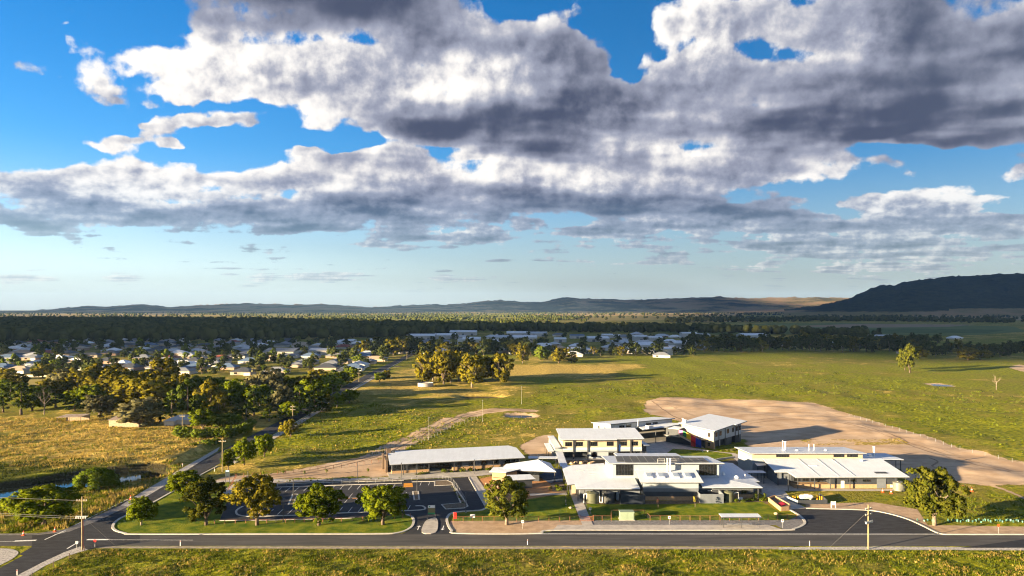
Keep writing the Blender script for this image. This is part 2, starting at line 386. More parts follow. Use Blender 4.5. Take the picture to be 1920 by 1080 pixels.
def ground_height(X, Y):
    bmask = np.full(X.shape, -1e9)
    for b in built: bmask = np.maximum(bmask, sdf_poly(X, Y, b))
    wild = np.clip(-bmask / 8.0, 0, 1)
    near = np.clip(1.0 - (np.hypot(X, Y) - 1500) / 1500, 0, 1)
    z = wild * near * (0.55 * fbm(X, Y, 60, 3) + 0.22 * fbm(X, Y, 14, 5))
    d = -sdf_line(X, Y, creek_line, 0.0)
    z = np.where(d < 16, z * np.clip((d - 9) / 8, 0, 1) - 1.9 * np.clip(1 - (d - 7.4) / 2.4, 0, 1), z)
    cyl = np.interp(X, [p[0] for p in creek_line], [p[1] for p in creek_line]); far_side = (Y > cyl) & (X < -112) & (X > -330) & (d < 80)
    z = np.where(far_side, z + 1.5 * np.clip((d - 6.5) / 5, 0, 1) * np.clip((80 - d) / 45, 0, 1), z)
    for (cx, cy), rx, ry, dep in ((dam_pt, 6, 6, 1.0), (dam2_pt, 8.5, 9, .7), (hole_pt, 13, 9, 2.0)):
        q = np.sqrt(((X - cx) / rx) ** 2 + ((Y - cy) / ry) ** 2)
        z = np.where(q < 2, z * np.clip(q - 1, 0, 1) - dep * np.clip(1.35 - q, 0, 0.6) / 0.6, z)
    return z
def make_ground():
    X, Y = np.meshgrid(GX, GY); nx, ny = len(GX), len(GY)
    Z = ground_height(X, Y)
    co = np.stack([X, Y, Z], -1).reshape(-1, 3)
    i = np.arange(nx * ny).reshape(ny, nx)
    q = np.stack([i[:-1, :-1], i[:-1, 1:], i[1:, 1:], i[1:, :-1]], -1).reshape(-1, 4)
    me = bpy.data.meshes.new('ground'); me.vertices.add(len(co)); me.vertices.foreach_set('co', co.ravel())
    me.loops.add(q.size); me.loops.foreach_set('vertex_index', q.ravel().astype(np.int32)); me.polygons.add(len(q))
    me.polygons.foreach_set('loop_start', np.arange(0, q.size, 4, dtype=np.int32)); me.update(calc_edges=True)
    me.polygons.foreach_set('use_smooth', np.ones(len(q), bool))
    # what grows where
    dirt = np.maximum(sdf_poly(X, Y, pad_poly), sdf_line(X, Y, track_line, 10.0))
    dirt = np.maximum(dirt, sdf_poly(X, Y, strip_poly)); dirt = np.maximum(dirt, sdf_poly(X, Y, mid_dirt) - 1)
    dirt = np.maximum(dirt, sdf_line(X, Y, gs((770, 682), (730, 690), (640, 702)), 4) * .3)
    for (cx, cy), r in ((dam_pt, 9), (dam2_pt, 11)):
        dirt = np.maximum(dirt, (r - np.hypot(X - cx, (Y - cy))) * 0.5)
    dirt = np.maximum(dirt, sdf_poly(X, Y, gs((1880, 688), (1990, 680), (1990, 703), (1925, 700))))
    dirt = np.clip(dirt / 8.0, -1, 1)
    dry = np.full(X.shape, 0.40)
    def zone(poly, val, soft=25.0):
        nonlocal dry
        w = np.clip(sdf_poly(X, Y, poly) / soft + 0.5, 0, 1); dry = dry * (1 - w) + val * w
    zone([(-600, 218), (-118, 228), (-108, 330), (-130, 345), (-600, 345)], 0.68, 20)        # golden paddock on the left
    zone([(-600, 90), (-118, 110), (-110, 228), (-600, 225)], 0.42, 14)                        # creek flat
    zone([(-88, 100), (900, 100), (900, 152), (-88, 152)], 0.33, 6)                          # paddock this side of the road
    zone([(-96, 245), (-40, 262), (20, 330), (-60, 400), (-100, 380)], 0.22, 20)               # lush strip below the street
    zone(gs((800, 840), (900, 790), (1100, 780), (1210, 790), (1100, 815), (980, 850)), 0.46, 15)
    zone(gs((600, 745), (760, 690), (1160, 683), (1200, 700), (960, 735), (760, 760)), 0.72, 25)
    zone(gs((950, 690), (1230, 660), (1500, 655), (2600, 655), (2600, 860), (1920, 850), (1600, 760), (1200, 740), (960, 770), (1000, 730)), 0.22, 30)
    zone(gs((955, 684), (1150, 680), (1215, 688), (1120, 706), (955, 708)), 0.95, 18)
    zone(gs((1800, 765), (1915, 762), (1925, 800), (1830, 790)), 0.55, 10)
    zone(gs((1350, 662), (1600, 664), (1640, 690), (1380, 688)), 0.30, 30)
    zone(gs((1700, 662), (2600, 660), (2600, 690), (1750, 676)), 0.5, 30)
    zone(gs((1480, 655), (1700, 655), (1690, 660), (1480, 660)), 0.9, 20)
    zone(gs((1600, 910), (1780, 915), (2100, 905), (2100, 985), (1780, 985), (1650, 960)), 0.30, 3)
    zone(gs((1500, 820), (1700, 822), (1760, 838), (1500, 842)), 0.7, 6)
    dirt = np.where(sdf_poly(X, Y, gs((1500, 822), (1690, 823), (1720, 836), (1500, 836))) > 0, np.minimum(dirt, 0.03), dirt)
    dry = np.where(Y > 1150, 0.52, dry)
    dc = -sdf_line(X, Y, creek_line, 0.0); bank = np.clip(1 - (dc - 8.0) / 4.0, 0, 1)
    hq = np.hypot((X - hole_pt[0]) / 13, (Y - hole_pt[1]) / 9); bank = np.maximum(bank, np.clip(1.4 - hq, 0, 1))
    for nme, arr in (('dirt', dirt), ('dry', dry), ('bank', bank)):
        a = me.attributes.new(nme, 'FLOAT', 'POINT'); a.data.foreach_set('value', arr.ravel().astype(np.float32))
    me.materials.append(ground_material())
    o = bpy.data.objects.new('ground', me); COL.objects.link(o); tag(o, kind='structure')
    return o
GROUND = make_ground()

# ---------------------------------------------------------------- water
def water_mat():
    m = mat('water', (0.012, 0.016, 0.014), rough=0.04, spec=0.5, bump=0.01, bscale=0.8)
    return m
w = MB(); strip(w, smooth_line(creek_line, 5), 22, -1.6, -0.72); o = w.build('creek', water_mat()); tag(o, kind='structure')
for nm, c, r, z in (('dam', dam_pt, 5.6, -0.62), ('waterhole', dam2_pt, 8.0, -0.42)):
    poly = [(c[0] + r * 1.15 * math.cos(a) * (1 + .12 * math.sin(3 * a)), c[1] + r * math.sin(a)) for a in np.linspace(0, 2 * math.pi, 28, endpoint=False)]
    poly_sheet(nm, poly, z, water_mat())

# ---------------------------------------------------------------- materials of the built ground
M_ASPH = mat('asphalt', (0.030, 0.030, 0.034), 0.85, var=0.28, vscale=0.35, bump=0.02, bscale=14, spec=0.25, stretch=(1, 3, 1))
M_ASPH_OLD = mat('asphalt_worn', (0.070, 0.067, 0.066), 0.88, var=0.22, vscale=0.22, bump=0.02, bscale=14, spec=0.25, stretch=(0.35, 3, 1))
M_ASPH_NEW = mat('asphalt_new', (0.022, 0.022, 0.026), 0.8, var=0.2, vscale=0.3, bump=0.02, bscale=14, spec=0.25)
M_CONC = mat('concrete', (0.40, 0.365, 0.325), 0.85, var=0.16, vscale=0.6, bump=0.01, bscale=9)
M_KERB = mat('kerb_concrete', (0.47, 0.445, 0.40), 0.85, var=0.12, vscale=1.2)
M_PAINT = mat('road_paint', (0.72, 0.72, 0.70), 0.7, var=0.15, vscale=1.6)
M_LAWN = mat('lawn', (0.050, 0.100, 0.004), 0.95, col2=(0.195, 0.205, 0.012), vscale=0.30, bump=0.16, bscale=2.4, spec=0.1, detail=6)
M_MULCH = mat('mulch', (0.10, 0.075, 0.05), 0.95, col2=(0.19, 0.14, 0.09), vscale=1.4, bump=0.06, bscale=6)
M_BARK = mat('orange_bark', (0.36, 0.165, 0.065), 0.95, col2=(0.46, 0.24, 0.10), vscale=0.8, bump=0.05, bscale=5)
M_DIRT = mat('verge_dirt', (0.33, 0.225, 0.14), 0.95, col2=(0.47, 0.335, 0.22), vscale=0.45, bump=0.06, bscale=3, detail=6)
M_GRAVEL = mat('gravel', (0.24, 0.225, 0.21), 0.95, col2=(0.52, 0.49, 0.46), vscale=2.4, bump=0.10, bscale=5, detail=6)
M_GREYGR = mat('grey_gravel', (0.13, 0.125, 0.125), 0.95, col2=(0.22, 0.21, 0.21), vscale=1.6, bump=0.05, bscale=5)
M_SLABG = mat('shade_toned_paving', (0.20, 0.19, 0.175), 0.9, var=.12, vscale=.6)  # concrete colour darkened for the shade under the verandah roof
M_BLUE = mat('soft_fall', (0.06, 0.085, 0.15), 0.9, var=0.1, vscale=1.0)
M_ORANGE = mat('orange_paint', (0.62, 0.26, 0.02), 0.7, var=0.12, vscale=2)

# ---------------------------------------------------------------- roads
ns = [(-95.5, 60), (-97.5, 110), (-99, 150), (-102, 240), (-103.2, 316), (-105, 373), (-110.5, 563), (-113, 763), (-116, 980)]
m_ = MB(); strip(m_, smooth_line(ns, 6), 7.7, -0.2, 0.034); struct('side_road', m_, M_ASPH)
m_ = MB(); strip(m_, [(-420, 158.4), (-60, 158.4), (100, 158.2), (260, 157.6)], 8.4, -0.2, 0.030); struct('main_road', m_, M_ASPH_OLD)
poly_sheet('new_seal', [(125.5, 161.7)] + gs((1800, 1027.5)) + [(260, 153.55), (260, 161.7)], 0.036, M_ASPH_NEW)
poly_sheet('junction_apron', gs((60, 1003), (140, 990), (215, 955), (300, 905), (326, 921), (285, 944), (248, 962), (222, 974), (211, 985), (214, 994), (233, 1000), (262, 1003), (262, 1018), (190, 1026), (120, 1040), (60, 1045), (35, 1040), (60, 1026)), 0.038, M_ASPH)
bay = gs((1510, 953.5), (1620, 956.5), (1660, 962), (1700, 973), (1730, 986), (1748, 995), (1766, 1002.2), (1010, 1002.2), (1040, 994.3), (1470, 994.3), (1490, 992), (1505, 986), (1510, 979), (1500, 967), (1481, 955.5))
poly_sheet('bus_bay', bay, 0.042, M_ASPH)
cpk = gs((412, 976), (424, 945), (445, 922), (470, 912), (509, 907.5), (640, 903.8), (757, 901), (790, 899), (879, 895), (911, 951), (900, 957), (865, 959), (845, 963), (838, 972), (840, 985), (846, 996), (858, 1002), (752, 1002),
         (770, 994), (776, 982), (774, 970), (766, 965), (750, 964), (700, 968.5), (665, 971.5), (620, 973), (500, 975.5))
poly_sheet('car_park', cpk, 0.046, M_ASPH)

# ---------------------------------------------------------------- lawns, beds, verges
nose = gs((326, 920.5), (285, 943.5), (248, 961.5), (223, 974), (212, 985), (215, 994), (234, 1000), (262, 1002))
lawn1 = smooth_line(nose, 4) + smooth_line(gs((700, 1001.4), (745, 999.5), (768, 991), (775.5, 980), (773, 970), (764, 965.5)), 4) + gs((745, 965.5), (700, 969.5), (640, 973), (500, 976.5), (412, 977), (415, 960), (424, 938), (440, 915), (425, 902), (380, 905))
poly_sheet('lawn', lawn1, 0.055, M_LAWN)
poly_sheet('lawn', gs((846, 964), (906, 958), (911, 951), (1062, 926), (1072, 926), (1085, 976), (850, 978)), 0.020, M_LAWN)
poly_sheet('lawn', gs((1095, 945), (1200, 946), (1315, 944), (1430, 941), (1462, 962), (1470, 976), (1107, 976)), 0.024, M_LAWN)
poly_sheet('dirt_verge', gs((845, 977), (1105, 976), (1108, 986), (1036, 994), (1005, 1000.5), (864, 1000.5), (850, 995), (843, 985)), 0.028, M_DIRT)
poly_sheet('dirt_verge', gs((1720, 984), (1760, 985), (1950, 988), (1950, 1002.5), (1768, 1001.5), (1750, 995)), 0.016, M_DIRT)
poly_sheet('dirt_verge', gs((1510, 944), (1640, 942), (1720, 955), (1740, 985), (1735, 988), (1700, 973), (1660, 962), (1620, 956.4), (1512, 953.4)), 0.014, M_DIRT)
poly_sheet('gravel_strip', gs((1108, 976), (1478, 975.5), (1500, 966), (1508, 978), (1502, 986), (1488, 991.5), (1470, 993.8), (1455, 985), (1108, 985)), 0.033, M_GREYGR)
poly_sheet('grey_yard', gs((1085, 936), (1200, 940), (1310, 938), (1440, 938), (1440, 945), (1095, 947)), 0.012, M_MULCH)
poly_sheet('bark_garden', gs((893, 899), (926, 892), (1050, 898), (1060, 925), (912, 948)), 0.014, M_BARK)
poly_sheet('shrub_bed', gs((1032, 906), (1056, 904), (1063, 924), (1036, 922)), 0.020, M_MULCH)
poly_sheet('soft_fall', gs((1008, 892), (1040, 878), (1052, 880), (1056, 903), (1030, 906)), 0.030, M_BLUE)
poly_sheet('lawn', gs((1240, 858), (1262, 842), (1330, 846), (1372, 852), (1376, 858), (1330, 866), (1275, 862)), 0.02, M_LAWN)
poly_sheet('court_paving', gs((1205, 870), (1200, 838), (1240, 826), (1290, 838), (1340, 846), (1378, 850), (1420, 866), (1500, 952), (1512, 953.4), (1478, 954), (1425, 925), (1380, 870), (1372, 851), (1330, 845.5), (1262, 841.5), (1238, 858), (1220, 866)), 0.016, M_CONC)
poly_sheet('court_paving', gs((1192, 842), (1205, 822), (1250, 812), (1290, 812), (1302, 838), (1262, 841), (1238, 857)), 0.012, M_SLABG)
poly_sheet('garden_soil', gs((1352, 866), (1378, 861), (1428, 915), (1428, 925), (1400, 912)), 0.021, M_MULCH)
poly_sheet('courtyard', gs((1040, 868), (1060, 846), (1210, 846), (1225, 868), (1130, 876)), 0.010, M_MULCH)
poly_sheet('planted_verge', gs((500, 902.5), (640, 898.5), (757, 895.5), (757, 900), (640, 903), (509, 907)), 0.050, M_MULCH)
poly_sheet('gravel_shoulder', gs((1460, 1026), (1650, 1024.8), (1930, 1026.5), (1930, 1032), (1460, 1030.5)), 0.012, M_GRAVEL)
poly_sheet('gravel_shoulder', gs((150, 1024.5), (1460, 1025), (1460, 1030), (170, 1028)), 0.014, mat('shoulder_dust', (0.22, 0.19, 0.15), 0.95, col2=(0.36, 0.31, 0.25), vscale=0.9, bump=0.05, bscale=4, detail=6))
poly_sheet('gravel_corner', gs((150, 1025), (165, 1031), (125, 1043), (85, 1061), (50, 1082), (22, 1095), (8, 1095), (40, 1075), (85, 1052), (120, 1036)), 0.04, M_GRAVEL)
poly_sheet('gravel_corner', smooth_line(gs((-80, 1027), (0, 1028.5), (22, 1030), (34, 1035), (30, 1043), (12, 1054), (-20, 1066), (-80, 1066)), 4, True), 0.05, M_GRAVEL)
poly_sheet('gravel_shoulder', gs((226, 948), (262, 925), (300, 903), (345, 876), (372, 861), (412, 838), (408, 846), (372, 868), (350, 882), (322, 903), (285, 925), (240, 950)), 0.042, M_GRAVEL)
poly_sheet('gravel_shoulder', gs((-60, 1002), (70, 1000), (120, 993), (170, 972), (226, 948), (240, 950), (180, 978), (130, 997), (70, 1003.5), (-60, 1004)), 0.041, M_GREYGR)
poly_sheet('red_dirt_drive', gs((470, 832), (488, 808), (520, 792), (530, 795), (505, 818), (490, 832)), 0.03, mat('red_dirt', (0.23, 0.10, 0.045), 0.95, var=.2, vscale=.3))

# ---------------------------------------------------------------- footpaths
def path(name, poly, z=0.075, m=None): return poly_sheet(name, poly, z, m or M_CONC)
path('footpath', gs((1037, 994.2), (1456, 994.2), (1468, 993.6), (1440, 984.6), (1046, 984.6)))
path('footpath', gs((505, 905.6), (640, 902), (757, 899), (757, 894.5), (640, 897.6), (560, 900), (470, 897), (430, 900), (400, 902), (395, 906), (470, 902)), 0.08)
path('footpath', gs((740, 893), (830, 884), (955, 880), (958, 886), (895, 893), (879, 894.6), (790, 898), (757, 900), (740, 899)), 0.085)
path('footpath', gs((879, 895), (893, 893.5), (932, 950), (911, 951)), 0.09)
path('footpath', gs((993, 926), (1062, 924), (1064, 928), (993, 930)), 0.07)
path('footpath', gs((1066, 918), (1083, 916), (1108, 976), (1112, 984.6), (1092, 984.6), (1088, 976)), 0.095)
path('footpath', gs((1428, 921), (1450, 921), (1513, 953.4), (1481, 955.4), (1462, 945)), 0.07)
path('footpath', gs((1455, 905), (1475, 905), (1505, 916), (1690, 917), (1690, 921), (1470, 921)), 0.06)
path('footpath', gs((415, 921), (440, 907), (450, 900), (462, 902), (450, 912), (428, 931), (420, 931)), 0.08)
m_ = MB(); strip(m_, smooth_line([(-94.0, 236), (-95.5, 270), (-96.5, 316), (-98.2, 373)], 6), 2.4, 0.0, 0.12); struct('street_path', m_, M_CONC)
m_ = MB(); strip(m_, smooth_line([(-100.8, 440), (-103, 520), (-105, 600)], 6), 1.8, 0.0, 0.12); struct('street_path', m_, M_CONC)

# ---------------------------------------------------------------- kerbs
def kerb(pts, w=0.42, z=0.15, name='kerb', closed=False, sm=5):
    m_ = MB(); strip(m_, smooth_line(pts, sm, closed) if sm else pts, w, 0.0, z, closed); return struct(name, m_, M_KERB)
kerb(nose + gs((500, 1001.6), (700, 1001.4), (745, 999.5), (768, 991), (775.5, 980), (773, 970), (762, 965.2)), 0.6)
kerb(gs((911, 953), (900, 957), (865, 959.5), (845, 963.5), (838, 973), (840.5, 985), (847, 995), (860, 1000.6), (1005, 1000.8), (1036, 994.6), (1250, 994.4), (1466, 994.2), (1488, 992), (1504, 986), (1509, 978.5), (1499, 967), (1481, 956)), 0.6)
kerb(gs((1512, 953.6), (1620, 956.6), (1660, 962), (1700, 973), (1730, 986), (1748, 995), (1766, 1001.5), (1800, 1002.4), (1950, 1002.6)), 0.6)
kerb(gs((517, 914), (640, 910), (754, 906.3)), 0.35)
kerb(gs((772, 904), (815, 903)), 0.35)
kerb(gs((879, 895.6), (911, 952)), 0.35)
kerb(gs((505, 908.5), (640, 904.3), (757, 901.3)), 0.3)
kerb(gs((500, 922.5), (509, 914.5), (517, 914)), 0.5, sm=0)
kerb(gs((455, 950), (445, 956), (443, 962), (450, 967), (475, 968.5), (558, 966.5), (640, 962.5), (750, 958.6), (794, 956), (793, 949.5), (779, 949)), 0.5)
kerb(gs((412, 976.5), (500, 976), (640, 972.8), (665, 971.2)), 0.3)
kerb(gs((325, 921), (372, 893), (408, 874)), 0.4)
m_ = MB(); strip(m_, smooth_line([(-95.6, 236), (-97.3, 270), (-98.4, 316), (-100.2, 373), (-103, 440), (-106, 563), (-108.5, 700)], 5), .35, 0, .15); struct('kerb', m_, M_KERB)
def island(pts, fill=M_MULCH, name='kerbed_bed', z=0.14):
    kerb(pts, 0.4, z, closed=True, sm=0); poly_sheet(name, pts, z - 0.03, fill)
island(gs((541, 946.5), (550, 946.5), (558, 927), (549, 927)))
island(gs((777, 938), (786, 937.4), (784, 921.6), (774, 921.8)))
island(gs((815, 902.6), (815, 911.2), (849.7, 909.6), (864, 943.4), (828, 946.6), (836, 955), (870, 953), (877, 949.7), (873, 942), (847, 905), (838, 901)))
spl = smooth_line(gs((791, 999.5), (797, 979), (811, 972.3), (818, 972.3), (821.5, 982), (816.5, 999.5)), 3, True)
m_ = MB(); m_.prism(spl, 0, 0.15); struct('splitter_island', m_, M_CONC)

# ---------------------------------------------------------------- painted markings
def dash(mb, p, q, w, z): strip(mb, [p, q], w, z - 0.004, z)
mk = MB()
strip(mk, gs((1000, 1001.4), (1770, 1001.8)), 0.34, 0.050, 0.0545)
dash(mk, g(163, 1012), g(204, 1012), 0.75, 0.0445); dash(mk, g(204, 1012.3), g(362, 1013), 0.14, 0.0445)
dash(mk, g(27, 1014.8), g(68, 1013.3), 0.75, 0.0445); dash(mk, g(-60, 1016.5), g(27, 1015.2), 0.14, 0.0445)
dash(mk, g(84, 1012), g(124, 994), 0.3, 0.0445); dash(mk, g(126, 1029), g(148, 1016), 0.3, 0.0445)
dash(mk, g(102, 1003), g(124, 997), 0.2, 0.0435); dash(mk, g(142, 984), g(240, 936), 0.25, 0.0435)
for sgn, arr in ((1, [(783, 994), (785.5, 988)]), (-1, [(830, 992), (832, 986)])):
    (ax, ay), (bx, by) = (g(*arr[0]), g(*arr[1])); d = Vector((bx - ax, by - ay)).normalized(); n_ = Vector((-d.y, d.x)); tip = Vector((bx, by)) if sgn > 0 else Vector((ax, ay)); dd = d * sgn
    dash(mk, (ax, ay), (bx, by), 0.22, 0.0505)
    a = tip + dd * 0.9; b_ = tip + n_ * 0.5; c_ = tip - n_ * 0.5
    mk.sheet([tuple(a), tuple(b_), tuple(c_)], 0.051)
tag(mk.build('road_markings', M_PAINT), kind='structure')
pb = MB()
x0, yb = g(478, 966.4); x1, _ = g(770, 957.6)
def row(pa, pb_, n0, n1, length, yoff=0.3, up=False):
    a = Vector(g(*pa)); b = Vector(g(*pb_)); L = (b - a).length; d = (b - a) / L
    for i in range(int(L / 2.5) + 1):
        p = a + d * (i * 2.5); q = p + Vector((0, length)) if up else p - Vector((0, length))
        dash(pb, tuple(p), tuple(q), 0.11, 0.0505)
row((462, 966.8), (775, 957.4), 0, 0, 4.9, up=True)
row((528, 914.6), (752, 907.2), 0, 0, 4.9)
row((566, 936.5), (772, 931), 0, 0, 4.6, up=True); row((566, 936.5), (772, 931), 0, 0, 4.6)
row((790, 905), (815, 904.2), 0, 0, 3.5)
dash(pb, g(566, 936.4), g(770, 930.8), 0.1, 0.0515)
tag(pb.build('parking_bay_lines', M_PAINT), kind='structure')
poly_sheet('accessible_hatch', gs((757, 906.5), (773, 906), (774.5, 913.5), (756.5, 914)), 0.0525, M_ORANGE)
# wheel stops in the middle row, each loose on the asphalt
a = Vector(g(570, 937.6)); b = Vector(g(770, 932)); d = (b - a).normalized(); ws = MB().box(-0.85, 0.85, -0.08, 0.08, 0.05, 0.17).mesh('wheel_stop', mat('rubber_orange', (0.30, 0.13, 0.04), 0.8, var=.2, vscale=3))
k = 0
for i in range(13):
    p = a + d * (1.25 + i * 2.5)
    if p.x > b.x: break
    o = linkmesh('wheel_stop', ws, loc=(p.x, p.y, 0), rz=math.atan2(d.y, d.x)); k += 1
    tag(o, 'brown wheel stop in the middle parking row, %s from the left' % nth(k), 'wheel stop', 'wheel stops in the car park')

def drape(name, pts, w, m, lift):
    """a thin ribbon lying on the ground"""
    P = [Vector(p) for p in pts]; vs = []; fs = []; n = len(P)
    for i in range(n):
        t = (P[min(i + 1, n - 1)] - P[max(i - 1, 0)]).normalized(); nn = Vector((-t.y, t.x)); k = w * (.75 + .5 * mnoise.noise(Vector((i * .7, w, lift * 40)))) / 2
        for q in (P[i] + nn * k, P[i] - nn * k): vs.append((q.x, q.y))
    z = ground_height(np.array([v[0] for v in vs]), np.array([v[1] for v in vs])) + lift
    mb = MB(); mb.add([(v[0], v[1], z[i]) for i, v in enumerate(vs)], [(2 * i, 2 * i + 1, 2 * i + 3, 2 * i + 2) for i in range(n - 1)])
    return struct(name, mb, m)
# ---------------------------------------------------------------- wheel tracks and washed lines over the bare earth
M_TRK = mat('wheel_track', (0.20, 0.125, 0.07), 0.95, col2=(0.30, 0.20, 0.12), vscale=0.5, bump=0.05, bscale=3); M_TRKL = mat('pale_track', (0.42, 0.30, 0.20), 0.95, col2=(0.36, 0.25, 0.155), vscale=0.5)
for i_, (pts_, w_, m_t) in enumerate([([(1222, 752), (1245, 768), (1262, 780), (1290, 790)], 1.2, M_TRK), ([(1228, 750), (1262, 763), (1292, 776), (1312, 783)], 2.6, M_TRKL), ([(1400, 790), (1480, 782), (1560, 788), (1640, 806), (1740, 840), (1900, 880)], .8, M_TRK), ([(1405, 794), (1484, 786), (1562, 792), (1640, 810), (1738, 845), (1895, 886)], .8, M_TRK),
        ([(1440, 770), (1520, 768), (1600, 788), (1700, 822), (1800, 852)], .7, M_TRKL), ([(1300, 755), (1400, 760), (1500, 764)], .7, M_TRK), ([(1742, 858), (1758, 866), (1748, 874), (1762, 880), (1738, 884)], .9, M_TRK), ([(1700, 880), (1800, 876), (1900, 884)], 1.0, M_TRKL), ([(1420, 832), (1470, 826), (1530, 824)], .7, M_TRK), ([(1830, 905), (1880, 918), (1930, 938)], 1.6, M_TRKL)]):
    drape('wheel_track', smooth_line(gs(*pts_), 14), w_, m_t, .02 + .003 * i_)
tl_ = [Vector(p) for p in smooth_line(track_line, 3)]
for off_ in (-1.5, 1.5):
    q_ = []
    for i_, v_ in enumerate(tl_):
        t_ = (tl_[min(i_ + 1, len(tl_) - 1)] - tl_[max(i_ - 1, 0)]).normalized(); q_.append((v_.x - t_.y * off_, v_.y + t_.x * off_))
    drape('wheel_track', q_, .7, M_TRK, .05)
# ================================================================ school buildings
def roof_mat(name, col):
    m = bpy.data.materials.new(name); m.use_nodes = True; t = m.node_tree; N = NT(t); bs = t.nodes['Principled BSDF']
    pos = N.new('ShaderNodeNewGeometry').outputs['Position']
    nz = N.noise(pos, 0.35, 4, 0.6); st = N.noise(N.v('MULTIPLY', pos, (1.2, 0.12, 1)), 1.0, 3, 0.6)
    c = N.mix(N.ss(N.m('ADD', N.m('MULTIPLY', nz, .5), N.m('MULTIPLY', st, .5)), 0.35, 0.65), tuple(q * 0.94 for q in col) + (1,), tuple(min(1, q * 1.05) for q in col) + (1,))
    t.links.new(c, bs.inputs['Base Color']); bs.inputs['Roughness'].default_value = 0.5; bs.inputs['Specular IOR Level'].default_value = 0.35
    wv = N.new('ShaderNodeTexWave', wave_type='BANDS', bands_direction='X'); wv.inputs['Scale'].default_value = 1.6
    t.links.new(pos, wv.inputs['Vector']); b = N.new('ShaderNodeBump'); b.inputs['Distance'].default_value = 0.012; b.inputs['Strength'].default_value = 0.8
    t.links.new(wv.outputs[1], b.inputs['Height']); t.links.new(b.outputs[0], bs.inputs['Normal'])
    MATS[name] = m; return m
M_ROOF = roof_mat('roof_sheeting', (0.55, 0.595, 0.66))
M_FASC = mat('fascia_charcoal', (0.075, 0.078, 0.085), 0.5)
M_CREAM = mat('cream_cladding', (0.43, 0.335, 0.24), 0.8, var=.06, vscale=.5)
M_WHITE = mat('white_cladding', (0.50, 0.51, 0.51), 0.7, var=.05, vscale=.5)
M_LGREY = mat('pale_grey_cladding', (0.29, 0.325, 0.36), 0.7, var=.06, vscale=.6)
M_MGREY = mat('mid_grey_cladding', (0.125, 0.14, 0.165), 0.7, var=.08, vscale=.6)
M_CHAR = mat('charcoal_cladding', (0.040, 0.045, 0.055), 0.65, var=.12, vscale=.7)
M_BRICK = mat('tan_brick', (0.33, 0.205, 0.11), 0.9, col2=(0.40, 0.265, 0.15), vscale=2.5, bump=0.01, bscale=10)
M_DBRICK = mat('brown_brick', (0.12, 0.085, 0.062), 0.9, var=.15, vscale=2.5)
M_GLASS = mat('window_glass', (0.010, 0.012, 0.014), 0.06, spec=0.5)
M_FRAME = mat('dark_frame', (0.03, 0.03, 0.033), 0.5)
M_STEEL = mat('dark_steel', (0.05, 0.052, 0.058), 0.5)
M_WSTEEL = mat('white_steel', (0.72, 0.72, 0.70), 0.5)
M_GALV = mat('galvanised', (0.42, 0.43, 0.44), 0.45, metal=0.4, var=.1, vscale=2)
M_PV = mat('solar_glass', (0.018, 0.020, 0.026), 0.5, spec=0.15)
M_PVF = mat('solar_frame', (0.14, 0.145, 0.15), 0.5)
M_SLAB = mat('floor_slab', (0.36, 0.34, 0.31), 0.9, var=.1, vscale=.6)

def part(parent, name, mb, m, label=None, smooth=False): return mb.build(name, m, parent, smooth, label=label)
def slab_roof(parent, pts, th=0.07, fasc=0.26, m=None, name='roof', tris=None):
    """roof plane(s) from one outline of xyz points, with a dark fascia under its edge"""
    n = len(pts); mb = MB()
    mb.prism([(p[0], p[1]) for p in pts], [p[2] - 0.02 for p in pts], [p[2] + th for p in pts])
    r = part(parent, name, mb, m or M_ROOF)
    cx = sum(p[0] for p in pts) / n; cy = sum(p[1] for p in pts) / n
    fb = MB(); fb.prism([(p[0] + (p[0] - cx) * .003, p[1] + (p[1] - cy) * .003) for p in pts], [p[2] - fasc for p in pts], [p[2] - 0.03 for p in pts])
    part(r, 'fascia', fb, M_FASC)
    return r
WCACHE = {}
def window(parent, x, y, z, w, h, n=3, rz=0.0, name='window', rows=1):
    key = (round(w, 2), round(h, 2), n, rows)
    if key not in WCACHE:
        f = MB(); t = 0.07
        f.box(-w / 2, w / 2, -0.06, 0.02, h / 2 - t, h / 2); f.box(-w / 2, w / 2, -0.06, 0.02, -h / 2, -h / 2 + t)
        for i in range(n + 1):
            xx = -w / 2 + t / 2 + (w - t) * i / n; f.box(xx - t / 2, xx + t / 2, -0.057, 0.017, -h / 2 + t, h / 2 - t)
        for j in range(1, rows): zz = -h / 2 + h * j / rows; f.box(-w / 2 + t, w / 2 - t, -0.055, 0.015, zz - t / 2, zz + t / 2)
        p = MB().box(-(w - t) / n / 2 + .02, (w - t) / n / 2 - .02, -0.03, 0.0, -h / 2 + t * .5, h / 2 - t * .5)
        WCACHE[key] = (f.mesh('window_frame', M_FRAME), p.mesh('pane', M_GLASS))
    fm, pm = WCACHE[key]
    o = linkmesh(name, fm, parent, (x, y, z), rz)
    for i in range(n):
        t = 0.07; linkmesh('pane', pm, o, (-w / 2 + t / 2 + (w - t) * (i + .5) / n, 0, 0))
    return o
def bands(parent, x0, x1, y0, y1, lst, top=None):
    """wall as stacked cladding courses; each its own part; lst: (name, z0, z1, mat, inset)"""
    for nm, a, b, m, ins in lst:
        part(parent, nm, MB().box(x0 + ins, x1 - ins, y0 + ins, y1 - ins, a, b), m)
def columns(parent, pts, r=0.11, m=None, name='column', z0=0.0):
    for x, y, h in pts: part(parent, name, MB().box(x - r, x + r, y - r, y + r, z0, h), m or M_STEEL)
def pipe_vent(parent, x, y, z0, z1, r=0.16, name='vent_pipe', m=None):
    mb = MB().tube((x, y, z0), (x, y, z1), r, n=10); mb.tube((x, y, z1), (x, y, z1 + .12), r * 1.5, n=10)
    return part(parent, name, mb, m or M_WSTEEL)

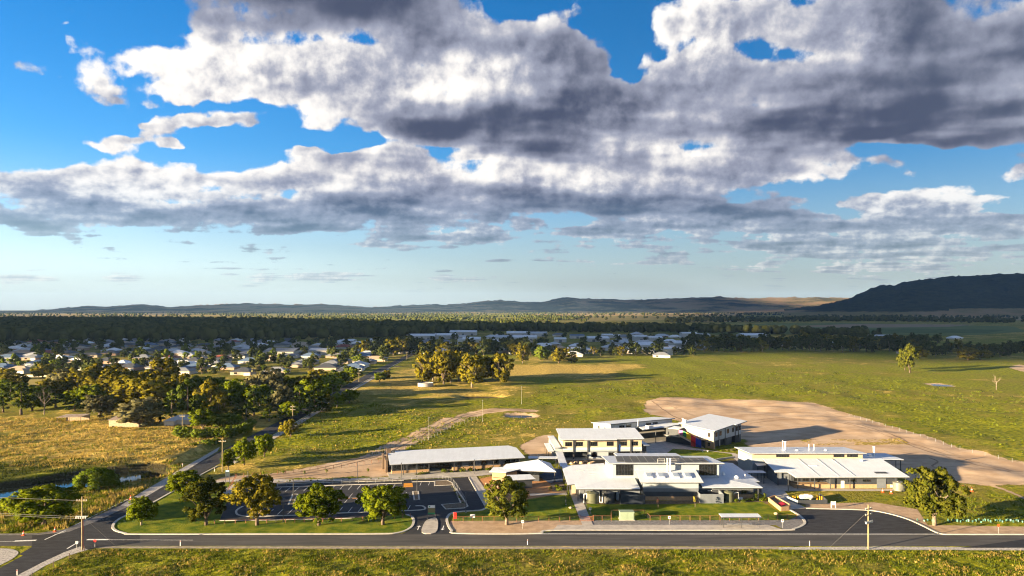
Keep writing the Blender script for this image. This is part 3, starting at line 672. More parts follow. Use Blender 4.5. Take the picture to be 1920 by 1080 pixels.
# ---- long administration building beside the car park
A = thing('office_block', 'long low school office with white skillion roof behind the car park', 'building', (-37.8, 218, 0), R(13.8))
slab_roof(A, [(0, 0, 3.6), (43.3, 0, 3.6), (43.3, 11.5, 4.55), (41.2, 14.6, 4.8), (2.6, 14.6, 4.8), (2.6, 12.4, 4.62), (0.2, 12.4, 4.62)])
part(A, 'wall', MB().box(20.0, 42.4, 2.6, 13.6, 1.15, 3.62), M_CHAR); part(A, 'brick_base', MB().box(20.0, 42.44, 2.55, 13.64, 0, 1.15), M_BRICK)
part(A, 'wall', MB().box(0.8, 12.6, 3.0, 12.0, 0.9, 3.62), M_CHAR); part(A, 'brick_base', MB().box(0.76, 12.64, 2.9, 12.05, 0, 0.9), M_BRICK)
part(A, 'wall', MB().box(12.6, 20.0, 6.0, 13.6, 0.02, 3.62), M_CHAR)
part(A, 'brick_fin', MB().box(-1.0, -0.3, 5.0, 12.0, 0, 3.9), M_DBRICK); part(A, 'brick_fin', MB().box(-0.1, 1.3, 12.9, 14.0, 0, 5.9), M_DBRICK); part(A, 'brick_fin', MB().box(-1.7, -1.05, 10.0, 12.5, 0, 4.9), M_DBRICK)
part(A, 'porch_slab', MB().box(-0.4, 43, -1.4, 6.2, 0.0, 0.10), M_SLAB)
window(A, 3.0, 2.98, 2.2, 3.6, 2.3, 3); window(A, 7.2, 2.98, 2.3, 2.4, 1.8, 2); window(A, 16.2, 5.98, 1.9, 6.6, 3.0, 4, rows=2)
window(A, 10.6, 2.98, 2.1, 3.4, 2.4, 3, rows=2)
for i, xx in enumerate((21.6, 26.4, 30.2, 34.0, 38.2, 40.8)): window(A, xx, 2.57, 2.35, 1.5, 1.7, 2)
for a_, b_ in ((23.0, 25.2), (27.4, 29.2), (31.4, 33.0), (35.2, 36.8)): part(A, 'infill_panel', MB().box(a_, b_, 2.53, 2.7, 1.35, 2.9), M_MGREY)
columns(A, [(4.2, .5, 3.5), (8.2, .5, 3.5), (12.2, .5, 3.5), (20.2, .5, 3.5), (26.4, .5, 3.5), (33, .5, 3.5), (41.6, .5, 3.5)], 0.1)
part(A, 'glass_door', MB().box(37.0, 38.9, 2.50, 2.62, 0.1, 2.3), M_GLASS)

# ---- library pavilion with the blue-grey pyramid roof
Lx, Ly = g(985, 885)
Lb = thing('pavilion', 'small pavilion with pointed blue-grey roof behind the dark roadside gum tree', 'building', (0, 0, 0))
fl, fr, br, bl = g(938, 880.5, 3.2), g(1043, 885, 3.2), g(1032, 868, 3.2), g(949, 870, 3.2); ap = g(1009, 861.5, 6.0)
mb = MB(); pts3 = [(*fl, 3.2), (*fr, 3.2), (*br, 3.2), (*bl, 3.2), (*ap, 6.0)]
mb.add(pts3, [(0, 1, 4), (1, 2, 4), (2, 3, 4), (3, 0, 4), (3, 2, 1, 0)]); part(Lb, 'roof', mb, M_ROOF)
fb = MB(); fb.prism([fl, fr, br, bl], 2.96, 3.19); part(Lb, 'fascia', fb, M_FASC)
def inset(poly, k):
    cx = sum(p[0] for p in poly) / len(poly); cy = sum(p[1] for p in poly) / len(poly)
    return [(cx + (p[0] - cx) * k, cy + (p[1] - cy) * k) for p in poly]
wl = inset([fl, (fl[0] * .25 + fr[0] * .75, fl[1] * .25 + fr[1] * .75), (bl[0] * .25 + br[0] * .75, bl[1] * .25 + br[1] * .75), bl], .86)
part(Lb, 'wall', MB().prism(wl, 0.0, 2.97), M_CHAR)
part(Lb, 'clerestory', MB().prism(inset(wl, 1.005), 1.9, 2.9), M_GLASS)
for p in inset([fl, fr, br, bl], .95): part(Lb, 'column', MB().tube((*p, 0), (*p, 3.0), .14), M_STEEL)
r1 = [(*g(917, 885, 3.0), 3.0), (*g(949, 886, 3.3), 3.3), (*g(975, 880, 3.5), 3.5), (*g(962, 875, 3.5), 3.5), (*g(925, 876.5, 3.2), 3.2)]
slab_roof(Lb, r1, name='entry_roof'); part(Lb, 'entry_wall', MB().prism(inset([(p[0], p[1]) for p in r1], .8), 0, 2.8), M_BRICK)
r2 = [(*g(952, 901, 2.7), 2.7), (*g(1004, 898, 2.7), 2.7), (*g(994, 889.5, 3.2), 3.2), (*g(950, 891, 3.2), 3.2)]
slab_roof(Lb, r2, name='shade_roof'); part(Lb, 'store_wall', MB().prism(inset([(p[0], p[1]) for p in r2], .78), 0, 2.5), M_CHAR)
part(Lb, 'screen_wall', MB().prism(gs((924, 905), (952, 908), (952, 906.6), (924, 903.6)), 0, 1.5), M_BRICK)

# ---- main hall
Hl = thing('school_hall', 'main school hall with raised roof of solar panels and white lower wings', 'building', (0, 0, 0))
z0f, slope = 8.6, (8.6 - 6.95) / 18.0
def hz(y): return z0f - (y - 197.0) * slope
slab_roof(Hl, [(27.2, 197, hz(197)), (59.4, 197, hz(197)), (59.4, 214.6, hz(214.6)), (51.5, 214.6, hz(214.6)), (51.5, 222, hz(222)), (32.0, 222, hz(222)), (32.0, 214.6, hz(214.6)), (27.2, 214.6, hz(214.6))], name='hall_roof')
part(Hl, 'hall_wall', MB().prism([(28.3, 198), (58.2, 198), (58.2, 213.8), (28.3, 213.8)], 0, [8.25, 8.25, 6.75, 6.75]), M_LGREY)
part(Hl, 'wall', MB().prism([(32.5, 213.8), (51, 213.8), (51, 221.4), (32.5, 221.4)], 0, [6.75, 6.75, 6.05, 6.05]), M_LGREY)
window(Hl, 31.6, 197.97, 6.55, 4.8, 3.0, 6, rows=2, name='hall_window'); window(Hl, 55.0, 197.97, 6.55, 4.9, 3.0, 6, rows=2, name='hall_window')
k = 0; pvm = MB().box(-1.0, 1.0, -0.53, 0.53, 0, 0.04).mesh('solar_panel', M_PV); pvf = MB()
for sx_ in (-1.0, 1.0): pvf.box(sx_ - .03, sx_ + .03, -.56, .56, .0, .055)
for sy_ in (-.55, .55): pvf.box(-1.0, 1.0, sy_ - .025, sy_ + .025, .0, .053)
pvfm = pvf.mesh('panel_frame', M_PVF)
for r_ in range(12):
    yy = 198.9 + r_ * 1.2
    n0, n1 = (0 if r_ > 0 else 1), (12 if r_ < 9 else 9)
    for c_ in range(n0, n1):
        xx = 30.8 + r_ * .12 + c_ * 2.16
        if xx > 57.6: continue
        p = linkmesh('solar_panel', pvm, Hl, (xx, yy, hz(yy) + 0.16)); p.rotation_euler.x = -math.atan(slope)
        linkmesh('panel_frame', pvfm, p)
# front block with skylights
slab_roof(Hl, [(34.6, 189.8, 5.1), (51.6, 189.8, 5.1), (51.6, 198, 6.6), (34.6, 198, 6.6)], name='block_roof')
for nm, a, b, m, q in (('brick_base', 0, 1.08, M_BRICK, 0), ('charcoal_course', 1.08, 2.38, M_CHAR, .03), ('grey_course', 2.38, 3.3, M_MGREY, .03), ('pale_course', 3.3, 5.0, M_LGREY, .03)):
    part(Hl, nm, MB().box(35.5 + q, 50.5 - q, 190.6 + q, 198, a, b), m)
for xx in (37.6, 40.9, 44.9, 48.2):
    sk = part(Hl, 'skylight', MB().prism([(xx - .9, 192.2), (xx + .9, 192.2), (xx + .9, 195.2), (xx - .9, 195.2)], [5.6, 5.6, 6.15, 6.15], [5.95, 5.95, 6.55, 6.55]), M_ROOF)
    part(sk, 'skylight_pane', MB().prism([(xx - .65, 192.5), (xx + .65, 192.5), (xx + .65, 194.9), (xx - .65, 194.9)], [6.0, 6.0, 6.48, 6.48], [6.05, 6.05, 6.54, 6.54]), mat('skylight', (0.26, 0.32, 0.42), .2))
for xx in (43.4, 44.2): pipe_vent(Hl, xx, 196.6, 6.3, 10.0, .2)
rl = MB()
for a_, b_ in ((41.0, 43.0), (44.6, 47.0)):
    for xx in (a_, b_): rl.tube((xx, 198.3, hz(198)), (xx, 198.3, hz(198) + 1.1), .03, n=5)
    for zz in (.55, 1.1): rl.tube((a_, 198.3, hz(198) + zz), (b_, 198.3, hz(198) + zz), .03, n=5)
part(Hl, 'roof_rail', rl, M_WSTEEL)
# west wing
ww = [(15.3, 217, 3.4), (15.3, 194, 3.4), (17.3, 194.4, 3.5), (17.3, 189.4, 3.42), (28.3, 198, 4.25), (28.3, 217, 4.25)]
slab_roof(Hl, ww, name='wing_roof'); slab_roof(Hl, [(17.34, 189.38, 3.425), (34.5, 189.4, 3.42), (34.5, 198, 4.25), (28.34, 198, 4.25)], name='wing_roof')
part(Hl, 'wing_wall', MB().box(18.6, 34.9, 192.2, 197.98, 0, 3.3), M_MGREY); part(Hl, 'wing_wall', MB().box(18.0, 28.28, 198.02, 216.2, 0, 3.3), M_MGREY)
part(Hl, 'fascia_course', MB().box(18.55, 34.95, 192.12, 192.19, 2.5, 3.28), M_LGREY)
part(Hl, 'entry_wall', MB().box(16.6, 18.5, 196.0, 196.3, 0, 3.1), M_CREAM)
columns(Hl, [(16.0, 195, 3.35), (17.8, 190, 3.35), (15.8, 201, 3.35), (15.8, 208, 3.35), (15.8, 215, 3.35), (19.6, 190, 3.35)], .12)
for (x_, y_, z_) in ((20.2, 209, 3.8), (23.5, 209.5, 4.0), (23.5, 203.5, 4.0)): part(Hl, 'roof_hatch', MB().box(x_ - 1.1, x_ + 1.1, y_ - .12, y_ + .12, z_ - .1, z_ + .16), M_GALV)
# east wing
slab_roof(Hl, [(69.2, 221, 3.4), (58.3, 221, 4.2), (58.3, 198, 4.2), (67.9, 190.9, 3.43), (68.0, 197.4, 3.45), (69.4, 197.6, 3.4)], name='wing_roof')
slab_roof(Hl, [(51.7, 190.9, 3.42), (67.8, 190.85, 3.42), (58.25, 198, 4.2), (51.7, 198, 4.2)], name='wing_roof')
part(Hl, 'wing_wall', MB().box(58.3, 68.2, 198.04, 220.3, 0, 3.3), M_MGREY)
for nm, a, b, m, q in (('brick_base', 0, 1.1, M_BRICK, 0), ('charcoal_course', 1.1, 2.5, M_CHAR, .03), ('pale_course', 2.5, 3.3, M_LGREY, .03)):
    part(Hl, nm, MB().box(51.0 + q, 66.0 - q, 192.6 + q, 197.96, a, b), m)
window(Hl, 60.5, 192.58, 1.85, 1.5, 1.1, 2); window(Hl, 63.4, 192.58, 1.85, 1.5, 1.1, 2)
part(Hl, 'wall_sign', MB().box(53.5, 54.6, 192.52, 192.6, 2.05, 2.25), M_WSTEEL)
columns(Hl, [(66.9, 191.4, 3.35), (68.6, 199, 3.35), (68.6, 206, 3.35), (68.6, 213, 3.35), (68.6, 219.6, 3.35)], .12)
for x_, y_, r_ in ((61.0, 203.2, .5), (63.6, 199.4, .75)):
    part(Hl, 'roof_fan', MB().lathe([(r_, 0), (r_, .25), (r_ * .7, .6), (.15, .8)], x_, y_, 12, 3.9), M_WSTEEL, smooth=True)
pipe_vent(Hl, 66.3, 200.5, 3.6, 4.7, .1); pipe_vent(Hl, 60.0, 203.2, 3.8, 5.6, .05, m=M_STEEL)
part(Hl, 'roof_hatch', MB().box(61.6, 63.4, 213, 213.3, 3.9, 4.2), M_GALV)

# ---- two-storey classroom block
B = thing('classroom_block', 'two-storey cream and white classroom block behind the hall', 'building', (17.4, 242, 0), R(3))
slab_roof(B, [(-0.7, -0.8, 7.0), (7.6, -0.8, 7.0), (7.6, -1.5, 6.94), (18.6, -1.5, 6.94), (18.6, -0.8, 7.0), (28.2, -0.8, 7.0), (28.2, 13.8, 8.3), (-0.7, 13.8, 8.3)])
part(B, 'wall', MB().prism([(.04, .04), (27.46, .04), (27.46, 13), (.04, 13)], 4.1, [6.75, 6.75, 7.9, 7.9]), M_CREAM)
part(B, 'white_course', MB().box(0, 27.5, 0, 13.04, 3.3, 4.1), M_WHITE); part(B, 'grey_course', MB().box(-.03, 27.53, -.03, 13.07, 2.65, 3.3), M_LGREY)
part(B, 'ground_floor_wall', MB().box(.3, 27.2, 3.0, 12.9, 0, 2.65), M_CHAR)
part(B, 'ground_floor_wall', MB().box(9.0, 18.9, 0.9, 2.98, 0, 2.65), M_LGREY)
part(B, 'porch_slab', MB().box(-.5, 28, -1.2, 3, 0, .09), M_SLAB)
for xx in (2.0, 5.75, 10.8, 16.4, 21.05, 24.9): window(B, xx, 0.02, 5.3, 2.3, 1.45, 3)
for xx in (3.75, 8.7, 19.0, 23.6): part(B, 'downpipe_column', MB().box(xx - .22, xx + .22, -.28, .0, 0, 6.8), M_STEEL)
part(B, 'blue_panel', MB().box(19.35, 20.0, -.06, .02, 2.7, 5.0), mat('blue_panel', (0.03, 0.09, 0.30), .6))
for xx in (11.0, 17.0, 21.5, 25): window(B, xx, 0.88 if xx < 19 else 2.98, 1.4, 2.0, 1.6, 2)
columns(B, [(.4, .3, 2.6), (27.1, .3, 2.6)], .13)
slab_roof(B, [(-3.0, -1.0, 4.35), (-0.75, -1.0, 4.45), (-0.75, 21, 4.45), (-3.0, 21, 4.35)], name='stair_roof'); part(B, 'stair_wall', MB().box(-2.7, -.1, 0, 20, 0, 4.15), M_LGREY)
slab_roof(B, [(-5.0, -0.6, 2.95), (-3.05, -0.6, 3.05), (-3.05, 14, 3.05), (-5.0, 14, 2.95)], name='verandah_roof'); columns(B, [(-4.8, 0, 2.8), (-4.8, 6.5, 2.8), (-4.8, 13, 2.8)], .1)
slab_roof(B, [(28.25, -0.2, 4.6), (30.4, .5, 4.5), (29.6, 11, 4.5), (28.25, 11.5, 4.6)], name='balcony_roof'); part(B, 'balcony_wall', MB().box(27.6, 29.3, .8, 10, 0, 4.3), M_CHAR)

# ---- covered walks
def walk(label, poly, z, cols):
    Wk = thing('covered_walk', label, 'walkway')
    slab_roof(Wk, [(p[0], p[1], z) for p in poly], fasc=.2)
    for p in cols: part(Wk, 'column', MB().box(p[0] - .08, p[0] + .08, p[1] - .08, p[1] + .08, 0, z - .1), M_STEEL)
walk('white roofed covered walk running from the classroom block down to the hall', [(14.9, 218.2), (17.3, 218.2), (17.3, 240.6), (14.9, 240.6)], 3.02, [(15.1, 220), (17.1, 220), (15.1, 229), (17.1, 229), (15.1, 238), (17.1, 238)])
walk('white roofed covered walk running from the office block to the classroom walk', [(5.4, 230.4), (14.8, 230.4), (14.8, 233.4), (5.4, 233.4)], 2.9, [(6.5, 230.7), (10, 230.7), (14.4, 230.7), (6.5, 233.2), (10, 233.2)])
walk('short roofed walk between the hall and the right-hand teaching block', [(69.6, 208.4), (75.2, 208.4), (75.2, 211.2), (69.6, 211.2)], 3.3, [(71, 208.7), (74.6, 208.7), (74.6, 211), (71, 211)])
walk('pale porch roof at the left end of the right-hand teaching block', gs((1411, 864.5, 4.0), (1433, 864, 4.0), (1437, 872.5, 4.0), (1420, 874, 4.0)), 4.0, gs((1421, 873, 4.0), (1434, 872, 4.0)))

# ---- back block with the shallow white roof
Cb = thing('classroom_wing', 'farthest school block with long white roof and high strip windows', 'building', (38.4, 274, 0), R(27.5))
slab_roof(Cb, [(-.6, -.7, 7.05), (31.5, -.7, 7.05), (31.5, 12.6, 5.75), (-.6, 12.6, 5.75)])
part(Cb, 'wall', MB().prism([(0, 0), (30.6, 0), (30.6, 12), (0, 12)], 0, [6.75, 6.75, 5.55, 5.55]), M_WHITE)
for xx in (5.2, 8.6, 18.4, 21.8): window(Cb, xx, -.02, 5.6, 2.5, .95, 3)
window(Cb, -.02, 4.0, 4.6, 1.0, 1.0, 1, rz=-math.pi / 2); window(Cb, -.02, 8.0, 4.6, 1.0, 1.0, 1, rz=-math.pi / 2)
part(Cb, 'verandah_floor', MB().box(9, 30, -3.2, -.03, 2.6, 2.85), M_SLAB); part(Cb, 'verandah_shade_wall', MB().box(9, 30.5, -.2, -.02, .0, 4.4), M_CHAR)  # charcoal sheet over the white wall stands for the verandah shade
cola = [(*g(1196, 799.5, 5.0), 5.0), (*g(1206, 806, 4.8), 4.8), (*g(1238, 802, 4.9), 4.9), (*g(1262, 801, 5.0), 5.0), (*g(1279, 793.6, 5.6), 5.6), (*g(1241, 792.5, 5.4), 5.4), (*g(1212, 796.5, 5.2), 5.2)]
slab_roof(Cb, [tuple(Vector((p[0] - 38.4, p[1] - 274, p[2])) @ Matrix.Rotation(R(27.5), 3, 'Z')) for p in cola], name='verandah_roof')
for xx, yy in ((14, -10), (20, -9), (26, -8.5), (30, -8)): part(Cb, 'column', MB().tube((xx, yy, 0), (xx, yy, 4.9), .14), M_STEEL)
part(Cb, 'plant_box', MB().box(13.6, 15.8, -6.2, -4.2, 5.0, 6.0), M_WSTEEL)
pipe_vent(Cb, 12.2, -1.2, 5.3, 7.6, .12)

# ---- angled two-storey block with the colour-striped stair
D = thing('striped_block', 'angled two-storey block with rainbow striped stair and white roof', 'building', (74.5, 260.2, 0), R(45))
slab_roof(D, [(-1.0, -1.0, 6.85), (13.6, -1.0, 7.6), (13.6, -1.8, 7.55), (22.6, -1.8, 8.0), (22.6, 14.6, 9.05), (-1.0, 14.6, 8.05)])
part(D, 'wall', MB().prism([(0, 0), (21.3, 0), (21.3, 13.5), (0, 13.5)], 2.9, [6.75, 7.85, 8.75, 7.75]), M_CREAM)
part(D, 'grey_cladding', MB().prism([(.5, -.04), (21.2, -.04), (21.2, .2), (.5, .2)], 2.95, [6.7, 7.75, 7.75, 6.7]), M_LGREY)
part(D, 'ground_floor_wall', MB().box(.06, 21.2, 1.8, 13.4, 0, 2.9), M_CHAR); part(D, 'ground_floor_wall', MB().box(10, 14, .3, 1.78, 0, 2.88), M_CHAR); part(D, 'ground_floor_wall', MB().box(17.5, 21.2, .1, 1.78, 0, 2.88), M_CHAR)
part(D, 'brick_base', MB().box(-.05, .8, -.05, 3.4, 0, 2.2), M_BRICK); part(D, 'corner_wall', MB().box(-.02, .76, -.02, 3.36, 2.2, 2.9), M_CREAM)
for xx in (1.9, 5.0, 10.6, 14.6, 17.6, 20.0): window(D, xx, -.06, 5.1 + xx * .02, 1.5, 1.7, 2)
for xx in (3.6, 8.4, 16.2, 18.9): part(D, 'downpipe_column', MB().box(xx - .14, xx + .14, -.25, -.05, 0, 6.9 + xx * .04), M_STEEL)
window(D, -.03, 1.9, 5.0, .8, 1.5, 1, rz=-math.pi / 2); window(D, -.07, 1.9, 1.5, .9, 1.3, 1, rz=-math.pi / 2)
def spanel(y0, y1, z0a, z0b, z1a, z1b, col, nm):
    """upright coloured panel on the stair, y0 the low (right) end"""
    m_ = MB(); x0, x1 = -1.72, -1.6
    vs = [(x0, y0, z0a), (x0, y1, z0b), (x0, y1, z1b), (x0, y0, z1a), (x1, y0, z0a), (x1, y1, z0b), (x1, y1, z1b), (x1, y0, z1a)]
    m_.add(vs, [(0, 3, 2, 1), (4, 5, 6, 7), (0, 1, 5, 4), (1, 2, 6, 5), (2, 3, 7, 6), (3, 0, 4, 7)])
    part(D, 'stair_panel', m_, mat('panel_' + nm, col, .55), label='%s panel of the striped stair' % nm)
def ztop(y): return 2.75 + (y - 4.2) * 0.365
seq = [(4.2, 6.5, 'blue', (0.010, 0.035, 0.33)), (6.5, 8.5, 'red', (0.60, 0.012, 0.018)), (8.5, 10.4, 'yellow', (0.72, 0.46, 0.01)), (10.4, 12.0, 'green', (0.03, 0.20, 0.08)), (12.0, 13.7, 'pink', (0.46, 0.10, 0.28))]
for y0, y1, nm, c in seq:
    spanel(y0 + .01, y1 - .01, ztop(y0) - 2.0 if nm != 'blue' else .55, ztop(y1) - 2.0, ztop(y0), ztop(y1), c, nm)
for y0, y1, nm, c in seq[:2]: spanel(y0 + .01, y1 - .01, .1, .1, max(.4, ztop(y0) - 2.04) if nm != 'blue' else .52, ztop(y1) - 2.04, tuple(q * .55 for q in c), 'shade-darkened ' + nm)  # lower panels: stripe colours darkened to stand for shade
part(D, 'stair_flight', MB().add([(-1.5, 4, 0), (-1.5, 14, 3.2), (-.1, 14, 3.2), (-.1, 4, 0), (-1.5, 4, .25), (-1.5, 14, 3.5), (-.1, 14, 3.5), (-.1, 4, .25)], [(0, 1, 2, 3), (7, 6, 5, 4), (0, 4, 5, 1), (3, 2, 6, 7), (1, 5, 6, 2), (0, 3, 7, 4)]), M_SLAB)
part(D, 'stair_soffit', MB().add([(-.06, 3.9, 2.9), (-.06, 13.4, 6.4), (-.06, 13.4, 7.2), (-.06, 11.5, 7.0), (-.06, 3.4, 3.3), (-.02, 3.9, 2.9), (-.02, 13.4, 6.4), (-.02, 13.4, 7.2), (-.02, 11.5, 7.0), (-.02, 3.4, 3.3)], [(0, 4, 3, 2, 1), (5, 6, 7, 8, 9), (0, 1, 6, 5), (1, 2, 7, 6), (2, 3, 8, 7), (3, 4, 9, 8), (4, 0, 5, 9)]), M_LGREY)
slab_roof(D, [(-3.4, 12.4, 6.2), (-.2, 12.4, 6.5), (-.2, 16.5, 6.6), (-4.6, 16.5, 6.2)], name='stair_roof')
for yy in (2.9, 4.0): part(D, 'entry_frame', MB().box(-1.6, -1.4, yy - .08, yy + .08, 0, 3.0), M_STEEL)
part(D, 'entry_canopy', MB().box(-1.9, -.08, 2.5, 4.4, 3.0, 3.18), M_STEEL)
part(D, 'balcony', MB().box(-1.4, -.1, 13.6, 17.5, 2.7, 2.9), M_SLAB)
part(D, 'roof_plant', MB().box(.8, 2.2, 12.4, 13.6, 8.1, 9.3), M_WSTEEL); pipe_vent(D, 1.5, 13.9, 8.1, 9.6, .25)
part(D, 'link_wall', MB().box(0.3, 7.5, 13.55, 20.5, 0, 5.7), M_CHAR); part(D, 'link_floor', MB().box(-1.4, .28, 17.55, 20.5, 2.7, 2.9), M_SLAB)  # link wall coloured charcoal to stand for shade under the roof
part(D, 'door', MB().box(7.0, 8.0, 1.74, 1.8, 0, 2.1), M_WHITE)

# ---- right-hand teaching block
E = thing('teaching_block', 'wide teaching block with two stepped white roofs at the right of the school', 'building', (0, 0, 0))
slab_roof(E, [(73.4, 217.2, 7.25), (109.4, 217.2, 7.25), (109.4, 232.4, 6.2), (73.4, 232.4, 6.2)], name='roof')
part(E, 'wall', MB().prism([(74.4, 218.2), (108.6, 218.2), (108.6, 231.6), (74.4, 231.6)], 5.5, [7.0, 7.0, 6.05, 6.05]), M_CREAM)
part(E, 'wall', MB().box(74.36, 108.64, 218.16, 231.64, 0, 5.5), M_LGREY)
for xx, w_, n_ in ((83.8, 4.0, 5), (101.2, 3.3, 4), (105.4, 3.3, 4)): window(E, xx, 218.18, 6.35, w_, .85, n_)
slab_roof(E, [(77, 216.6, 5.7), (77, 206, 4.05), (80.6, 206, 4.05), (81.4, 202, 3.5), (114.2, 202.4, 3.5), (113.6, 216.8, 5.7)], name='block_roof')
part(E, 'wall', MB().prism([(92.0, 203.54), (111.36, 203.54), (111.36, 216.4), (92.0, 216.4)], 1.15, [3.45, 3.45, 5.4, 5.4]), M_CHAR)
part(E, 'brick_base', MB().box(81.6, 111.4, 203.5, 216.44, 0, 1.15), M_BRICK)
part(E, 'recessed_wall', MB().prism([(81.7, 206.2), (91.96, 206.2), (91.96, 216.4), (81.7, 216.4)], 1.15, [3.7, 3.7, 5.4, 5.4]), M_CHAR)
part(E, 'wall', MB().prism([(78.2, 207.4), (81.56, 207.4), (81.56, 216.2), (78.2, 216.2)], 0, [4.0, 4.0, 5.3, 5.3]), M_MGREY)
part(E, 'pale_course', MB().box(92.2, 111.2, 203.47, 203.53, 2.9, 3.4), M_LGREY)
window(E, 98.2, 203.5, 2.25, 2.3, .75, 2); window(E, 102.4, 203.5, 2.25, 2.3, .75, 2)
for xx in (83.4, 85.9, 88.4, 90.6): window(E, xx, 206.18, 2.35, 1.9, 1.9, 2)
part(E, 'door', MB().box(95.0, 96.0, 203.42, 203.5, 0.06, 2.2), M_WHITE); part(E, 'roller_door', MB().box(105.4, 108.0, 203.4, 203.5, 0.05, 3.3), M_MGREY)
part(E, 'fire_cabinet', MB().box(109.3, 110.2, 203.2, 203.48, .35, 1.05), M_WSTEEL)
columns(E, [(82.2, 202.6, 3.4), (87.0, 202.6, 3.4), (91.6, 202.6, 3.4), (97.3, 202.8, 3.4), (110.6, 202.9, 3.4), (113.4, 203.0, 3.4), (78.0, 206.6, 3.9)], .1)
slab_roof(E, [(109.5, 219.4, 4.9), (122.6, 220.4, 4.6), (121.0, 228.2, 5.0), (109.5, 227.6, 5.2)], name='shelter_roof'); columns(E, [(120.4, 221, 4.5), (122, 221.2, 4.5), (120.2, 227, 4.7), (116, 221, 4.6)], .1)
part(E, 'shelter_wall', MB().box(109.5, 114.5, 220.6, 226.8, 0, 4.6), M_MGREY)
for x_, y_, za, zb, r_ in ((87.6, 226, 6.5, 9.2, .32), (86.8, 226, 6.5, 9.4, .12), (94.4, 224, 6.6, 8.6, .12), (96.0, 224, 6.6, 8.6, .12), (115.2, 224.2, 5.0, 7.9, .3)): pipe_vent(E, x_, y_, za, zb, r_)
for x_, y_, z_ in ((90.2, 223, 6.75), (99.5, 223.5, 6.75), (86.2, 223.2, 6.75), (114, 224.2, 5.0), (106.5, 214.6, 5.4)): part(E, 'roof_fan', MB().lathe([(.5, 0), (.5, .2), (.3, .5), (.08, .6)], x_, y_, 10, z_), M_WSTEEL, smooth=True)
part(E, 'roof_opening', MB().box(105.8, 109.2, 204.8, 206.4, 3.9, 4.16), M_CHAR); part(E, 'roof_beam', MB().box(88.6, 91.2, 210.6, 210.9, 4.85, 5.05), M_WSTEEL)
for xx in (88.5, 94.2, 98.8): part(E, 'roof_seam', MB().prism([(xx, 202.6), (xx + .16, 202.6), (xx - .5, 216.5), (xx - .66, 216.5)], [3.55, 3.55, 5.72, 5.72], [3.68, 3.68, 5.86, 5.86]), M_GALV)
# ================================================================ far land: hills, paddocks, woods
def hill_mat():
    m = bpy.data.materials.new('hill_country'); m.use_nodes = True; t = m.node_tree; N = NT(t); bs = t.nodes['Principled BSDF']
    bs.inputs['Roughness'].default_value = 1.0; bs.inputs['Specular IOR Level'].default_value = 0.0
    pos = N.new('ShaderNodeNewGeometry').outputs['Position']; z = N.sep(pos)[2]
    a = N.noise(pos, 0.0016, 5, 0.62); b = N.noise(pos, 0.012, 4, 0.7)
    fo = N.m('ADD', N.m('ADD', N.m('MULTIPLY', a, 1.5), N.m('MULTIPLY', b, 0.7)), N.new('ShaderNodeAttribute', attribute_name='wood').outputs['Fac'])
    wood = N.mix(N.ss(b, 0.35, 0.65), (0.012, 0.020, 0.010, 1), (0.032, 0.042, 0.018, 1))
    grass = N.mix(N.ss(a, 0.4, 0.6), (0.30, 0.20, 0.10, 1), (0.20, 0.16, 0.06, 1))
    t.links.new(N.mix(N.ss(fo, 1.28, 1.55), grass, wood), bs.inputs['Base Color'])
    bp = N.new('ShaderNodeBump'); bp.inputs['Distance'].default_value = 22.0; t.links.new(N.noise(pos, 0.02, 4, 0.65), bp.inputs['Height']); t.links.new(bp.outputs[0], bs.inputs['Normal'])
    MATS['hill_country'] = m; return m
def ridge(name, sky, r0, rpk, r1, xs, wood, seed, rough=0.12, nr=46, na=900):
    """a range of hills: crest heights given over bearing, real depth from r0 to r1"""
    sx_ = np.array([p[0] for p in sky], float); sy_ = np.array([p[1] for p in sky], float)
    px = np.linspace(xs[0], xs[1], na); bear = (px - 960) / FOC
    crest = CAM_H + (HORIZ - np.interp(px, sx_, sy_)) / FOC * rpk
    cnoise = rpk * .0011 * (fbm(px, px * 0, 26, seed + 7, 3) + .6 * fbm(px, px * 0, 7, seed + 8, 2))
    t = np.linspace(0, 1, nr); rr = np.where(t < .62, r0 + (rpk - r0) * t / .62, rpk + (r1 - rpk) * (t - .62) / .38)
    Bq, T = np.meshgrid(bear, t); Rr = np.meshgrid(bear, rr)[1]
    prof = np.where(T < .62, np.sin(T / .62 * np.pi / 2) ** 1.6, np.cos((T - .62) / .38 * np.pi / 2) ** 1.2)
    X = Bq * Rr; Y = Rr
    w = rpk * 0.22
    nz = fbm(X, Y, w, seed, 4) * .55 + fbm(X, Y, w * .28, seed + 1, 3) * .3
    amp = np.maximum(crest, 5)[None, :] + cnoise[None, :] * np.exp(-((T - .62) / .09) ** 2)
    Z = amp * prof * (1 + rough * 3.2 * nz * (1 - np.exp(-((T - .62) / .30) ** 2))) + nz * amp * rough * prof * .35
    Z = np.where(prof < .02, -3.0, Z)
    co = np.stack([X, Y, Z], -1).reshape(-1, 3); i = np.arange(nr * na).reshape(nr, na)
    q = np.stack([i[:-1, :-1], i[:-1, 1:], i[1:, 1:], i[1:, :-1]], -1).reshape(-1, 4)
    me = bpy.data.meshes.new(name); me.from_pydata(co.tolist(), [], q.tolist()); me.update()
    me.polygons.foreach_set('use_smooth', np.ones(len(q), bool))
    a = me.attributes.new('wood', 'FLOAT', 'POINT'); a.data.foreach_set('value', (wood(T, Bq, Z)).ravel().astype(np.float32))
    me.materials.append(MATS.get('hill_country') or hill_mat())
    o = bpy.data.objects.new(name, me); COL.objects.link(o); return tag(o, kind='structure')
